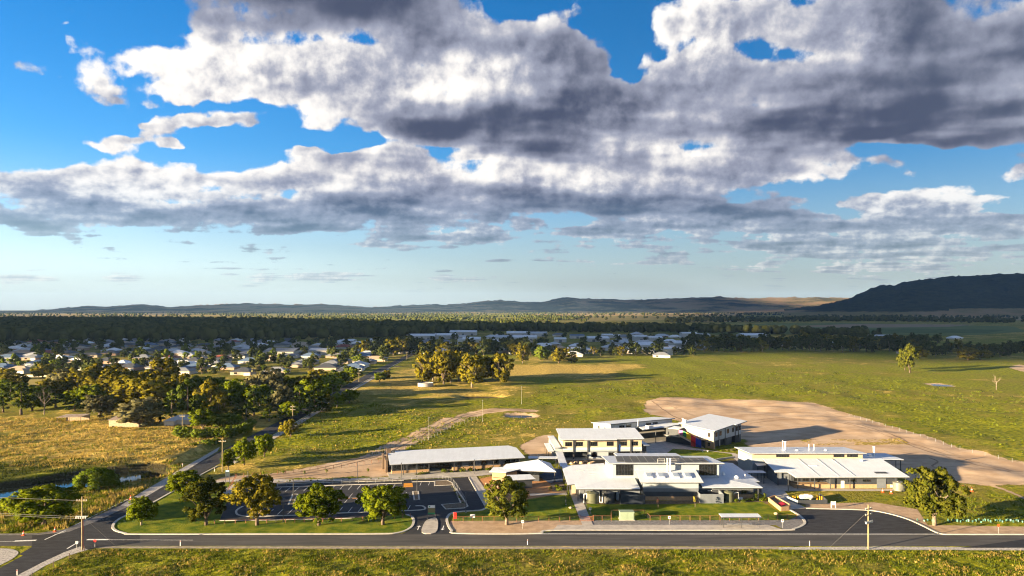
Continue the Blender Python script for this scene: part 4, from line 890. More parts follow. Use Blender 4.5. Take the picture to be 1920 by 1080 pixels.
far_sky = [(-900, 577), (-400, 580), (-100, 579), (0, 583), (60, 583), (110, 578), (165, 573), (200, 575), (250, 571), (275, 571), (320, 576), (380, 572), (460, 568.5), (550, 571), (600, 570), (640, 572), (700, 576), (740, 573), (800, 571), (850, 571), (880, 568), (935, 562.5), (980, 566), (1010, 567), (1040, 561), (1062, 557), (1085, 560), (1140, 561), (1180, 563), (1250, 560), (1345, 557), (1400, 560), (1480, 558.5), (1560, 558), (1650, 560), (1800, 562), (2100, 566), (2800, 570)]
ridge('hills', far_sky, 7600, 11500, 15500, (-900, 2800), lambda T, B, Z: 0.31 + 0.12 * np.sin(B * 9 + 1) + (T - .5) * .08, 11, .10)
mt_sky = [(1470, 580), (1540, 572), (1590, 561), (1612, 552), (1630, 543), (1655, 535), (1668, 534), (1678, 536.5), (1690, 530), (1720, 525), (1745, 523), (1780, 519), (1815, 518), (1850, 516), (1920, 514), (2050, 511), (2300, 514), (2600, 530), (2900, 560)]
ridge('mountain', mt_sky, 4300, 6600, 9000, (1470, 2900), lambda T, B, Z: np.clip((Z - 18) / 45, -.35, .9) - np.where((B > .62) & (Z < 60), .5, 0), 23, .10)

# ---- paddocks: flat fields of one crop each
def paddock(px, col, col2, sc=0.03, z=0.25, name='paddock'):
    return poly_sheet(name, gs(*px), z, mat('crop_%d' % len(MATS), col, 0.95, col2=col2, vscale=sc, detail=5, spec=.05))
paddock([(1000, 612), (1130, 608.5), (1240, 606), (1262, 608.5), (1240, 613), (1040, 616)], (0.17, 0.20, 0.03), (0.24, 0.25, 0.04), z=.4)
paddock([(1262, 613), (1440, 607), (1600, 606), (1900, 612), (1925, 622), (1800, 630), (1500, 627), (1300, 628), (1180, 619)], (0.10, 0.13, 0.04), (0.15, 0.17, 0.05), z=.3)
paddock([(1480, 612), (1600, 607.5), (1830, 609), (1780, 613), (1600, 615)], (0.30, 0.21, 0.14), (0.24, 0.17, 0.11), z=.5)
paddock([(1500, 620), (1700, 616), (1890, 619), (1850, 625), (1600, 625)], (0.06, 0.10, 0.03), (0.10, 0.13, 0.04), z=.55)
paddock([(640, 589.5), (760, 587.5), (735, 591.5), (640, 592.5)], (0.42, 0.29, 0.10), (0.34, 0.24, 0.08), z=.8)
paddock([(960, 590), (1180, 586), (1420, 588), (1380, 592), (1100, 593)], (0.42, 0.28, 0.12), (0.30, 0.22, 0.09), z=.8)
paddock([(1080, 596), (1280, 592.5), (1300, 599), (1100, 602)], (0.38, 0.27, 0.09), (0.26, 0.23, 0.06), z=.7)
paddock([(1380, 597), (1560, 593), (1560, 597), (1400, 601)], (0.45, 0.30, 0.12), (0.34, 0.25, 0.09), z=.7)
paddock([(1700, 585), (1960, 580.8), (1960, 600), (1800, 603), (1640, 598)], (0.36, 0.25, 0.12), (0.24, 0.18, 0.08), z=.7)
paddock([(-60, 586), (250, 584.5), (400, 588), (200, 595), (-60, 598)], (0.30, 0.21, 0.10), (0.18, 0.15, 0.06), z=.7)
paddock([(0, 710), (110, 706), (150, 712), (100, 722), (0, 726)], (0.26, 0.22, 0.07), (0.33, 0.27, 0.09), z=.3)

for q_, (a_, b_, y_, hh_, c_) in enumerate([(420, 640, 600, 1.6, 0), (700, 880, 599, 1.5, 1), (560, 700, 594, 1.2, 0), (800, 960, 596, 1.3, 1), (1120, 1260, 588, 1.0, 0), (1290, 1420, 603, 1.4, 0), (250, 420, 592, 1.2, 0), (880, 1010, 604, 1.6, 1), (1460, 1640, 590, 1.2, 0), (60, 240, 590, 1.2, 0), (1000, 1100, 598, 1.2, 0)]):
    paddock([(a_, y_ + hh_), (b_, y_ + hh_ * .6), (b_ + 20, y_ - hh_), (a_ + 15, y_ - hh_ * .5)], ((0.40, 0.28, 0.10), (0.22, 0.23, 0.05))[c_], ((0.30, 0.22, 0.08), (0.28, 0.26, 0.06))[c_], z=.9 + q_ * .02)
# ---- woods that read as one mass
def lump_templates(n=6):
    out = []
    for s in range(n):
        bm = bmesh.new(); bmesh.ops.create_icosphere(bm, subdivisions=2, radius=1.0); r = random.Random(90 + s)
        off = Vector((r.uniform(0, 99), r.uniform(0, 99), r.uniform(0, 99)))
        for v in bm.verts:
            d = 1 + 0.42 * mnoise.noise(v.co * 1.7 + off) + 0.25 * mnoise.noise(v.co * 4.1 + off)
            v.co = Vector((v.co.x * d, v.co.y * d, v.co.z * d * .9))
        bm.verts.index_update(); co = np.array([v.co[:] for v in bm.verts]); fc = np.array([[v.index for v in f.verts] for f in bm.faces]); bm.free()
        out.append((co, fc))
    return out
LUMPS = lump_templates()
def leaf_mat(name, c1, c2, trans=0.22, sc=0.45, rand=.28):
    m = bpy.data.materials.new(name); m.use_nodes = True; t = m.node_tree; N = NT(t); t.nodes.clear()
    pos = N.new('ShaderNodeNewGeometry').outputs['Position']; oi = N.new('ShaderNodeObjectInfo')
    c = N.mix(N.ss(N.noise(pos, sc, 3, 0.6), 0.33, 0.67), (*c1, 1), (*c2, 1))
    c = N.v('SCALE', c, scale=N.lin(oi.outputs['Random'], 0, 1, 1 - rand, 1 + rand))
    d = N.new('ShaderNodeBsdfDiffuse'); tr = N.new('ShaderNodeBsdfTranslucent'); mx = N.new('ShaderNodeMixShader'); out = N.new('ShaderNodeOutputMaterial')
    t.links.new(c, d.inputs[0]); t.links.new(c, tr.inputs[0]); mx.inputs[0].default_value = trans
    t.links.new(d.outputs[0], mx.inputs[1]); t.links.new(tr.outputs[0], mx.inputs[2]); t.links.new(mx.outputs[0], out.inputs[0])
    MATS[name] = m; return m
M_WOOD = leaf_mat('wood_canopy', (0.026, 0.034, 0.010), (0.070, 0.072, 0.020), 0.0, 0.05, 0)
M_WOODL = leaf_mat('sunlit_canopy', (0.036, 0.048, 0.010), (0.090, 0.095, 0.020), 0.0, 0.02, 0)  # canopy colour lightened for the sunlit valley trees
def wood(name, pts, m, label, hmin, hmax, seed):
    """pts: xy points; one lumpy crown each with trunk space below, joined"""
    r = np.random.RandomState(seed); V = []; Fc = []; o = 0
    for k, (x, y) in enumerate(pts):
        co, fc = LUMPS[k % len(LUMPS)]
        h = r.uniform(hmin, hmax); w = h * r.uniform(.34, .55); a = r.uniform(0, 6.28); c, s = math.cos(a), math.sin(a)
        p = np.empty_like(co); p[:, 0] = (co[:, 0] * c - co[:, 1] * s) * w + x; p[:, 1] = (co[:, 0] * s + co[:, 1] * c) * w + y; p[:, 2] = co[:, 2] * h * .5 + h * .52
        V.append(p); Fc.append(fc + o); o += len(co)
    V = np.concatenate(V); Fc = np.concatenate(Fc)
    me = bpy.data.meshes.new(name); me.vertices.add(len(V)); me.vertices.foreach_set('co', V.ravel())
    me.loops.add(Fc.size); me.loops.foreach_set('vertex_index', Fc.ravel().astype(np.int32)); me.polygons.add(len(Fc))
    me.polygons.foreach_set('loop_start', np.arange(0, Fc.size, 3, dtype=np.int32)); me.update(calc_edges=True)
    me.polygons.foreach_set('use_smooth', np.ones(len(Fc), bool)); me.materials.append(m)
    ob = bpy.data.objects.new(name, me); COL.objects.link(ob); return tag(ob, label, 'woodland', kind='stuff')
def fill(poly_px, n, seed, clump=None, world=None):
    poly = world or gs(*poly_px); r = np.random.RandomState(seed)
    xs = [p[0] for p in poly]; ys = [p[1] for p in poly]; out = []
    while len(out) < n:
        X = r.uniform(min(xs), max(xs), 4000); Y = r.uniform(min(ys), max(ys), 4000)
        ok = sdf_poly(X, Y, poly) > 0
        if clump: ok &= fbm(X, Y, clump[0], seed + 5, 3) > clump[1]
        out += list(zip(X[ok], Y[ok]))
    return out[:n]
wood('woodland', fill([(-320, 641), (100, 644), (330, 641), (620, 637), (760, 633), (860, 628), (900, 621), (700, 612), (500, 607), (200, 604), (-320, 602)], 5200, 1), M_WOOD, 'dark belt of river gums across the plain behind the town', 13, 25, 1)
wood('woodland', fill([(560, 620), (900, 622), (1240, 625), (1500, 628), (1650, 632), (1650, 629), (1250, 618), (1000, 615), (800, 611)], 900, 2), M_WOOD, 'dark tree line behind the white sheds', 11, 20, 2)
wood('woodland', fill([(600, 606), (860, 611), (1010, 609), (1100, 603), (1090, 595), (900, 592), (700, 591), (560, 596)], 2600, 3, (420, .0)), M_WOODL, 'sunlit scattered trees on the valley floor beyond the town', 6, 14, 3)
wood('woodland', fill([(1240, 606), (1440, 604), (1640, 603), (1900, 606), (1900, 603), (1640, 598), (1400, 600), (1250, 601)], 620, 4), M_WOOD, 'line of trees along the far edge of the green paddocks', 11, 19, 4)
wood('woodland', fill([(-200, 600), (500, 602), (1000, 600), (1900, 605), (2000, 590), (1000, 586), (-200, 587)], 2600, 5, (900, .12)), M_WOOD, 'scattered trees over the far plain below the hills', 9, 17, 5)
wood('woodland', fill([(1420, 600), (1700, 606), (2100, 612), (2100, 586), (1800, 584), (1500, 590)], 900, 6, (420, .05)), M_WOOD, 'scattered paddock trees below the dark mountain', 9, 16, 6)
# ================================================================ trees as individuals
M_BARKG = mat('gum_bark', (0.075, 0.052, 0.036), 0.9, col2=(0.14, 0.10, 0.07), vscale=1.5)
M_BARKP = mat('pale_bark', (0.24, 0.19, 0.14), 0.9, col2=(0.13, 0.10, 0.075), vscale=1.2)
LEAF = {'olive': leaf_mat('olive_leaf', (0.042, 0.052, 0.006), (0.105, 0.105, 0.012)), 'gum': leaf_mat('gum_leaf', (0.075, 0.072, 0.007), (0.190, 0.155, 0.014)), 'round': leaf_mat('green_leaf', (0.060, 0.088, 0.004), (0.150, 0.172, 0.009)),
        'dark': leaf_mat('dark_leaf', (0.036, 0.056, 0.008), (0.080, 0.100, 0.016)), 'grey': leaf_mat('grey_leaf', (0.090, 0.088, 0.040), (0.155, 0.140, 0.065)),
        'willow': leaf_mat('willow_leaf', (0.090, 0.140, 0.010), (0.170, 0.215, 0.020)), 'lime': leaf_mat('lime_leaf', (0.080, 0.120, 0.012), (0.160, 0.185, 0.020)),
        'town': leaf_mat('town_leaf', (0.030, 0.043, 0.012), (0.085, 0.095, 0.022))}
def leaf_cloud(clumps, per, size, seed, droop=0.0):
    """quads spread over clump surfaces, normals facing out of each clump"""
    r = np.random.RandomState(seed); C = np.array(clumps); n = len(C) * per
    idx = np.repeat(np.arange(len(C)), per)
    d = r.normal(size=(n, 3)); d /= np.linalg.norm(d, axis=1)[:, None]; d[:, 2] = np.where(d[:, 2] < -.55, -d[:, 2] * .6, d[:, 2])
    rad = r.uniform(.55, 1.06, n) ** .7
    cc = C[idx]; rr = cc[:, 3]
    p = cc[:, :3] + d * (rad * rr)[:, None] * np.array([1, 1, .8])
    p += r.normal(size=(n, 3)) * (.07 * rr)[:, None]
    nrm = d + r.normal(size=(n, 3)) * .55; nrm /= np.linalg.norm(nrm, axis=1)[:, None]
    up = r.normal(size=(n, 3)); u = np.cross(nrm, up); u /= np.linalg.norm(u, axis=1)[:, None]; v = np.cross(nrm, u)
    s = size * r.uniform(.6, 1.35, n)
    if droop: p[:, 2] -= r.uniform(0, droop, n)
    a = u * (s * .62)[:, None]; b = v * (s * .5)[:, None]
    V = np.stack([p - a, p - b * .8, p + a, p + b], 1).reshape(-1, 3)
    ctr = np.array([0, 0, C[:, 2].mean()]); glob = p - ctr; glob /= np.linalg.norm(glob, axis=1)[:, None] + 1e-6
    vn = d * .65 + glob * .45 + nrm * .30; vn /= np.linalg.norm(vn, axis=1)[:, None]
    return V, np.repeat(vn, 4, axis=0)
def quads_mesh(name, V, VN, m):
    n = len(V) // 4; me = bpy.data.meshes.new(name); me.vertices.add(len(V)); me.vertices.foreach_set('co', V.ravel().astype(np.float32))
    me.loops.add(len(V)); me.loops.foreach_set('vertex_index', np.arange(len(V), dtype=np.int32)); me.polygons.add(n)
    me.polygons.foreach_set('loop_start', np.arange(0, len(V), 4, dtype=np.int32)); me.update(calc_edges=True)
    me.polygons.foreach_set('use_smooth', np.ones(n, bool)); me.normals_split_custom_set_from_vertices(VN.tolist())
    me.materials.append(m); return me
def make_tree(kind, seed, lod):
    """10 m tall, about 10 m wide; returns trunk mesh and crown mesh"""
    r = random.Random(seed); t = MB(); clumps = []
    per, size, nlimb = {'near': (80, .38, 7), 'mid': (46, .66, 5), 'far': (22, 1.2, 4)}[lod]
    base = 1.0 if kind in ('lime',) else (1.4 if kind == 'dark' or lod != 'near' else 1.9)
    nseg = 8 if lod == 'near' else 5
    t.tube((0, 0, -.4), (r.uniform(-.1, .1), r.uniform(-.1, .1), base), .42, .30, nseg)
    top = Vector((0, 0, base))
    if kind == 'dark':                                   # upright, tiered
        t.tube(top, (0, 0, 9.2), .26, .06, nseg)
        for k in range(26 if lod == 'near' else 18):
            f = k / (26 if lod == 'near' else 18); z = 2.2 + 7.2 * f; w = 4.3 * (1 - f) ** .8 + .35; a = r.uniform(0, 6.28); q = r.uniform(.35, 1) * w
            clumps.append((math.cos(a) * q, math.sin(a) * q, z, r.uniform(.9, 1.5) * (1 - .45 * f)))
    elif kind == 'willow':
        for k in range(nlimb):
            a = 6.28 * k / nlimb; e = Vector((math.cos(a) * 2.4, math.sin(a) * 2.4, 7.2)); t.tube(top, e, .2, .08, 6)
        for k in range(60):
            a = r.uniform(0, 6.28); q = 4.3 * math.sqrt(r.random()); zt = 9.0 * math.sqrt(max(.05, 1 - (q / 5.2) ** 2)); n = 3
            for j in range(n): clumps.append((math.cos(a) * q, math.sin(a) * q, max(.7, zt - j * r.uniform(1.0, 1.9)), r.uniform(.7, 1.2)))
    else:
        ends = []
        for k in range(nlimb):
            a = 6.28 * (k + r.uniform(-.3, .3)) / nlimb; L = r.uniform(1.3, 3.6); zz = r.uniform(3.6, 7.8) if kind != 'lime' else r.uniform(2.5, 6.5)
            e = Vector((math.cos(a) * L, math.sin(a) * L, zz)); mid_ = top.lerp(e, .5) + Vector((0, 0, r.uniform(-.3, .5)))
            t.tube(top - Vector((0, 0, .25)), mid_, .22, .15, 6); t.tube(mid_, e, .15, .06, 6); ends.append(e)
            for _ in range(2):
                e2 = e + Vector((r.uniform(-1.6, 1.6), r.uniform(-1.6, 1.6), r.uniform(-.2, 1.6))); t.tube(mid_.lerp(e, .6), e2, .08, .03, 5); ends.append(e2)
        nc = {'near': 150, 'mid': 88, 'far': 24}[lod]
        if kind in ('round', 'lime', 'town'): nc = int(nc * 1.15)
        cz, rz_ = {'lime': (4.4, 4.6), 'round': (5.6, 4.3), 'town': (5.0, 4.7), 'olive': (5.7, 4.4), 'gum': (5.7, 4.4) if lod == 'near' else (5.2, 4.7), 'grey': (5.6, 4.4) if lod == 'near' else (5.0, 4.8)}[kind]
        lob = [(r.uniform(0, 6.28), r.uniform(.72, 1.05)) for _ in range(5)]
        for k in range(nc):
            a = r.uniform(0, 6.28); ph = math.asin(r.uniform(-.9, 1)); q = r.uniform(.55, 1.0) if kind != 'grey' else r.uniform(.4, 1.0)
            lobe = 1.0 + .22 * math.sin(3 * a + lob[0][0]) * lob[0][1] + .13 * math.sin(5 * a + lob[1][0])
            x = math.cos(a) * math.cos(ph) * 4.7 * q * lobe; y = math.sin(a) * math.cos(ph) * 4.7 * q * lobe; z = cz + math.sin(ph) * rz_ * q * (1 + .12 * math.sin(2 * a + lob[2][0]))
            clumps.append((x, y, z, r.uniform(.6, 1.3) * {'near': .86, 'mid': 1.0, 'far': 1.3}[lod]))
        if kind in ('gum', 'olive'):                                # open, clumpy: drop the clumps in a few wedges
            cut = [Vector((r.uniform(-1, 1), r.uniform(-1, 1), r.uniform(-.6, .6))).normalized() for _ in range(3)]
            clumps = [c for c in clumps if all((Vector(c[:3]) - Vector((0, 0, cz))).normalized().dot(q) < .84 for q in cut)]
        clumps += [(e.x, e.y, e.z, r.uniform(.7, 1.1)) for e in ends[:(8 if lod == 'near' else 4)]]
    V, VN = leaf_cloud(clumps, per, size, seed, 1.2 if kind == 'willow' else 0)
    bark = M_BARKP if (kind in ('grey',) or seed % 3 == 0) else M_BARKG
    return t.mesh('trunk', bark, True), quads_mesh('crown', V, VN, LEAF[kind])
TREES = {}
def tree_set(kind, lod, n):
    key = (kind, lod)
    if key not in TREES: TREES[key] = [make_tree(kind, 100 + 17 * i + len(kind) * 7, lod) for i in range(n)]
    return TREES[key]
TREE_N = 0
def plant(kind, lod, x, y, h, w, label, group, name=None, var=None, zz=0.0, rz=None):
    global TREE_N
    n = {'near': 4, 'mid': 4, 'far': 4}[lod] if kind != 'willow' else 1
    tm, cm = tree_set(kind, lod, n)[(TREE_N if var is None else var) % n]; TREE_N += 1
    o = thing(name or {'gum': 'gum_tree', 'olive': 'gum_tree', 'round': 'broadleaf_tree', 'dark': 'conifer', 'grey': 'gum_tree', 'willow': 'willow_tree', 'lime': 'bush', 'town': 'garden_tree'}[kind], label, 'bush' if kind == 'lime' else 'tree', (x, y, zz), rnd.uniform(0, 6.28) if rz is None else rz, group)
    o.scale = (w / 10.0, w / 10.0 * rnd.uniform(.9, 1.1), h / 10.0)
    linkmesh('trunk', tm, o); linkmesh('crown', cm, o)
    return o
def plant_px(kind, lod, px, py, top, wpx, label, group=None, **kw):
    s = (py - HORIZ) / CAM_H; x, y = g(px, py)
    return plant(kind, lod, x, y, (py - top) / s, wpx / s, label, group, **kw)
VG = 'gum trees on the car park verge'
plant_px('round', 'near', 265, 985, 932, 56, 'small dark round tree alone on the lawn tip at the road junction', VG, var=0, name='verge_tree')
plant_px('olive', 'near', 387, 985, 902, 88, 'big dark olive gum on the lawn beside the small junction tree', VG, var=1, name='verge_tree')
plant_px('gum', 'near', 482, 985, 892, 90, 'tall golden gum with reddish crown on the car park lawn', VG, var=2, name='verge_tree')
plant_px('round', 'near', 598, 985, 912, 86, 'bright green domed tree in the middle of the car park lawn', VG, var=1, name='verge_tree')
plant_px('round', 'near', 718, 984, 906, 90, 'bright green spreading tree on the lawn nearest the school entrance', VG, var=2, name='verge_tree')
plant_px('round', 'near', 345, 932, 882, 64, 'squat bushy tree beside the side road behind the big dark olive gum', VG, var=3, name='verge_tree')
plant_px('olive', 'near', 950, 984, 897, 92, 'dense dark gum on the dirt verge in front of the pavilion', VG, var=3, name='verge_tree')
plant_px('olive', 'near', 1752, 985, 878, 108, 'large open gum with forked pale trunk at the right of the bus bay', None, var=0, name='gum_tree')
plant_px('round', 'near', 83, 984, 914, 118, 'sparse spreading tree among scrub left of the junction', None, var=1, name='roadside_tree')
plant_px('willow', 'near', 180, 915, 868, 78, 'bright green weeping willow leaning over the creek', None, zz=-.9)
RS = 'roadside trees along the side street'
for i, (px, py, tp, w_, kd, lb) in enumerate([(428, 882, 842, 30, 'round', 'slim green tree beside the street power pole'), (458, 872, 824, 46, 'round', 'leafy green tree next to the slim one on the street verge'), (496, 858, 811, 40, 'round', 'rounded green tree at the right of the street clump'),
        (545, 820, 786, 36, 'gum', 'lone bushy tree beside the pale footpath'), (612, 770, 740, 30, 'gum', 'golden green tree where the pale footpath ends'), (632, 764, 738, 26, 'round', 'dark bushy tree just behind the golden footpath tree'), (655, 756, 730, 34, 'round', 'wide dark bush-like tree on the street verge'),
        (712, 716, 698, 24, 'round', 'low tree beside the street below the grey roofed houses'), (726, 710, 694, 20, 'gum', 'far small tree where the street meets the paddock')]):
    plant_px(kd, 'near' if i < 4 else 'mid', px, py, tp, w_, lb, RS, name='street_tree', var=i)
GG = 'trees of the old homestead grove'
grove = [(6, 772, 738, 40, 'dark'), (40, 776, 715, 56, 'dark'), (80, 709, 681, 32, 'gum'), (122, 740, 690, 48, 'grey'), (150, 742, 692, 40, 'gum'), (190, 738, 680, 64, 'gum'), (216, 748, 690, 52, 'gum'), (172, 764, 722, 40, 'round'), (187, 781, 736, 46, 'grey'),
         (262, 801, 746, 78, 'grey'), (300, 738, 670, 62, 'gum'), (240, 764, 704, 76, 'gum'), (278, 768, 708, 70, 'gum'), (352, 792, 706, 58, 'dark'), (322, 788, 728, 50, 'dark'), (392, 772, 714, 48, 'gum'), (411, 790, 742, 34, 'gum'), (432, 760, 713, 52, 'round'), (457, 752, 716, 44, 'lime'),
         (500, 752, 687, 64, 'grey'), (532, 780, 722, 46, 'grey'), (476, 778, 726, 46, 'dark'), (562, 772, 720, 54, 'dark'), (592, 764, 712, 50, 'round'), (617, 744, 700, 42, 'round'), (578, 748, 703, 48, 'gum'), (104, 765, 735, 60, 'dark'), (140, 772, 742, 44, 'dark'), (120, 725, 695, 36, 'gum'),
         (20, 750, 715, 50, 'dark'), (66, 748, 722, 46, 'round'), (332, 752, 700, 46, 'gum'), (370, 748, 704, 52, 'round'), (404, 745, 704, 48, 'lime'), (540, 742, 706, 44, 'round'), (445, 788, 760, 40, 'dark'), (505, 790, 762, 44, 'dark'), (250, 735, 696, 50, 'gum'), (165, 722, 694, 40, 'gum'),
         (640, 724, 697, 34, 'round'), (660, 712, 690, 28, 'round'), (625, 722, 692, 40, 'dark'), (598, 728, 694, 40, 'gum'), (10, 712, 690, 36, 'gum'), (380, 805, 768, 42, 'round'), (424, 800, 772, 38, 'lime'), (92, 745, 712, 46, 'gum'), (60, 770, 740, 44, 'round'), (205, 772, 738, 46, 'dark'), (230, 742, 700, 56, 'gum'), (308, 765, 715, 60, 'gum'), (300, 792, 752, 50, 'dark'), (372, 778, 738, 48, 'dark'), (398, 792, 760, 40, 'dark'), (462, 788, 752, 44, 'dark'), (488, 762, 722, 48, 'round'), (515, 768, 730, 46, 'dark'), (545, 785, 752, 44, 'round'), (580, 780, 745, 44, 'dark'), (604, 772, 738, 40, 'dark'), (520, 745, 708, 44, 'gum'), (418, 768, 728, 44, 'dark'), (345, 765, 722, 50, 'gum'), (180, 748, 708, 50, 'gum'), (5, 745, 712, 44, 'round'), (30, 728, 700, 40, 'gum'), (150, 762, 728, 44, 'round')]
look = {'gum': 'golden olive gum', 'grey': 'grey-green gum', 'dark': 'dark dense tree', 'round': 'mid green leafy tree', 'lime': 'bright yellow-green tree'}
cnt = {}
for px, py, tp, w_, kd in sorted(grove):
    cnt[kd] = cnt.get(kd, 0) + 1
    plant_px(kd, 'mid', px, py, tp, w_ * 1.28, '%s in the homestead grove, %s of its colour from the left' % (look[kd], nth(cnt[kd])), GG)
bush = [(338, 818, 796, 30), (352, 822, 798, 34), (372, 824, 802, 30), (390, 820, 800, 28), (408, 822, 800, 30), (428, 822, 796, 34), (446, 816, 794, 30), (462, 812, 790, 26), (410, 800, 782, 24), (440, 795, 776, 26), (388, 838, 822, 26), (404, 834, 820, 22), (360, 842, 830, 22), (470, 800, 784, 22)]
for i, (px, py, tp, w_) in enumerate(sorted(bush)):
    plant_px('lime', 'mid', px, py, tp, w_, 'bright green bush along the homestead hedge, %s from the left' % nth(i + 1), 'bushes of the homestead hedge')
MC = 'gum clump in the middle paddock'
for i, (px, py, tp, w_) in enumerate([(795, 717, 664, 42), (812, 714, 660, 38), (832, 720, 658, 40), (845, 718, 656, 38), (860, 714, 660, 36), (885, 725, 664, 44), (905, 716, 668, 38), (923, 713, 668, 34), (939, 717, 664, 42)]):
    plant_px('gum', 'mid', px, py, tp, w_ * 1.22, 'olive gum of the middle paddock clump, %s from the left' % nth(i + 1), MC)
for px, py, tp, w_, kd, lb in [(980, 681, 644, 26, 'gum', 'dark gum standing at the edge of the pale dry paddock'), (1016, 674, 646, 30, 'lime', 'bright green tree behind the pale dry paddock'), (1048, 681, 652, 34, 'gum', 'golden gum behind the pale dry paddock'), (1072, 680, 660, 24, 'gum', 'small dark tree beside the golden paddock gum'),
        (1706, 699, 650, 40, 'olive', 'tall lone gum standing in the green field on the right'), (1697, 694, 655, 26, 'olive', 'thin gum close behind the tall lone field gum'), (1722, 672, 648, 34, 'gum', 'dark tree by the red roofed farmhouse'), (1815, 675, 652, 44, 'gum', 'dark rounded tree at the right edge of the green field'), (1838, 674, 655, 36, 'gum', 'second dark tree at the right edge of the green field')]:
    plant_px(kd, 'mid', px, py, tp, w_, lb, name='paddock_tree' if kd == 'lime' else None)
# tree lines round the sheds and along the far side of the green field
r_ = random.Random(5)
def treeline(xs, ys, step, hpx, label, group, kd=('gum', 'town')):
    pts = []; x = xs[0]
    while x < xs[1]:
        pts.append((x, r_.uniform(*ys))); x += r_.uniform(.6, 1.4) * step
    for i, (px, py) in enumerate(pts):
        hp = r_.uniform(*hpx); plant_px(kd[0] if r_.random() < .35 else kd[1], 'far', px, py, py - hp, hp * r_.uniform(.8, 1.2), label % nth(i + 1), group, name='shelter_tree')
treeline((672, 1010), (661, 667), 11, (22, 34), 'dark tree of the row in front of the white sheds, %s from the left', 'tree row in front of the sheds')
treeline((1000, 1300), (663, 668), 15, (14, 26), 'tree along the fence between sheds and green field, %s from the left', 'tree row at the shed fence')
treeline((1290, 1690), (655, 661), 11, (20, 32), 'dark tree along the far side of the green field, %s from the left', 'tree row beyond the green field')
treeline((1700, 1930), (662, 670), 11, (20, 30), 'dark tree of the right-hand row beyond the field, %s from the left', 'right-hand tree row')
treeline((1300, 1760), (643, 650), 16, (16, 24), 'tree of the second row beyond the green field, %s from the left', 'second row beyond the green field')
# bare dead trees
def dead_tree(px, py, tp, label, sd):
    s = (py - HORIZ) / CAM_H; x, y = g(px, py); h = (py - tp) / s; r = random.Random(sd)
    o = thing('dead_tree', label, 'tree', (x, y, 0)); t = MB(); t.tube((0, 0, -.3), (.1, 0, h * .45), .28, .18, 7); top = Vector((.1, 0, h * .45)); part(o, 'trunk', t, M_BARKP)
    b = MB(); br = [(top, Vector((r.uniform(-.25, .25), r.uniform(-.2, .2), 1)).normalized(), h * .3, .15)]
    for a in range(4): br.append((top - Vector((0, 0, r.uniform(0, h * .2))), Vector((math.cos(a * 1.6 + sd), math.sin(a * 1.6 + sd), 1.0)).normalized(), h * .28, .10))
    for lvl in range(3):
        nb = []
        for p, d, L, rr in br:
            e = p + d * L; b.tube(p, e, rr, rr * .55, 5, False)
            for _ in range(3): nb.append((p + d * L * r.uniform(.5, 1), (d + Vector((r.uniform(-.8, .8), r.uniform(-.8, .8), r.uniform(-.2, .6)))).normalized(), L * .55, rr * .5))
        br = nb
    part(o, 'branches', b, M_BARKP); return o
dead_tree(83, 777, 722, 'bare grey dead tree at the left of the homestead grove', 3)
dead_tree(1868, 731, 700, 'bare white dead tree standing in the green field', 8)
dead_tree(220, 712, 668, 'bare brown tree behind the golden grove gums', 12)
# small garden plants at the school
def sapling(px, py, hgt, col, label, grp):
    x, y = g(px, py); o = thing('sapling', label, 'sapling', (x, y, 0), 0, grp)
    part(o, 'stem', MB().tube((0, 0, 0), (0, 0, hgt * .6), .035, .02, 5), M_BARKG); part(o, 'stake', MB().box(.25, .29, -.02, .02, 0, 1.0), M_BARKP)
    V, VN = leaf_cloud([(0, 0, hgt * .55, .35), (.1, .1, hgt * .75, .38), (-.1, 0, hgt * .92, .25)], 34, .2, int(px)); linkmesh('crown', quads_mesh('crown', V, VN, col), o)
M_REDL = leaf_mat('copper_leaf', (0.28, 0.12, 0.09), (0.36, 0.18, 0.12)); M_YELL = leaf_mat('yellow_leaf', (0.30, 0.26, 0.04), (0.38, 0.33, 0.06))
sapling(1233, 953, 2.9, M_REDL, 'copper leaved sapling on the front lawn', 'saplings at the school'); sapling(1302, 951, 2.9, M_YELL, 'yellow leaved sapling on the front lawn', 'saplings at the school')
for i, (px, py) in enumerate([(494, 894), (531, 892), (571, 892), (612, 890), (690, 888), (1434, 936), (1418, 938)]):
    sapling(px, py, 1.6, LEAF['lime'], 'young green sapling %s' % ['beside the entrance sign', 'in the dirt strip above the path', 'at the middle of the dirt strip', 'farther right in the dirt strip', 'next to the office block', 'in the bed by the brick planter', 'at the end of the hall bed'][i], 'saplings at the school')
SHRUB = MB(); V, VN = leaf_cloud([(0, 0, .35, .5), (.3, .2, .3, .4), (-.3, -.1, .3, .4)], 30, .22, 5); SHM = [quads_mesh('shrub', V, VN, LEAF[k_]) for k_ in ('lime', 'dark', 'grey', 'round')]
def shrubs(a, b, n, label, grp, jit=.6, sc=(.7, 1.4), z=0.02):
    A_ = Vector(g(*a)); B_ = Vector(g(*b))
    for i in range(n):
        p = A_.lerp(B_, (i + rnd.uniform(.1, .9)) / n); k_ = rnd.uniform(*sc)
        o = linkmesh('shrub', SHM[rnd.randrange(4)], None, (p.x + rnd.uniform(-jit, jit), p.y + rnd.uniform(-jit, jit), z), rnd.uniform(0, 6.28), (k_, k_, k_ * rnd.uniform(.7, 1.3)))
        tag(o, label % nth(i + 1), 'shrub', grp)
shrubs((824, 886.5), (958, 879.5), 22, 'low shrub in the bed before the office block, %s from the left', 'shrubs before the office')
shrubs((776, 891), (805, 888.5), 5, 'low shrub in the porch bed of the office, %s from the left', 'shrubs in the porch bed')
shrubs((1036, 920), (1060, 912), 12, 'dry shrub in the bed left of the hall, %s from the left', 'shrubs left of the hall', 1.3)
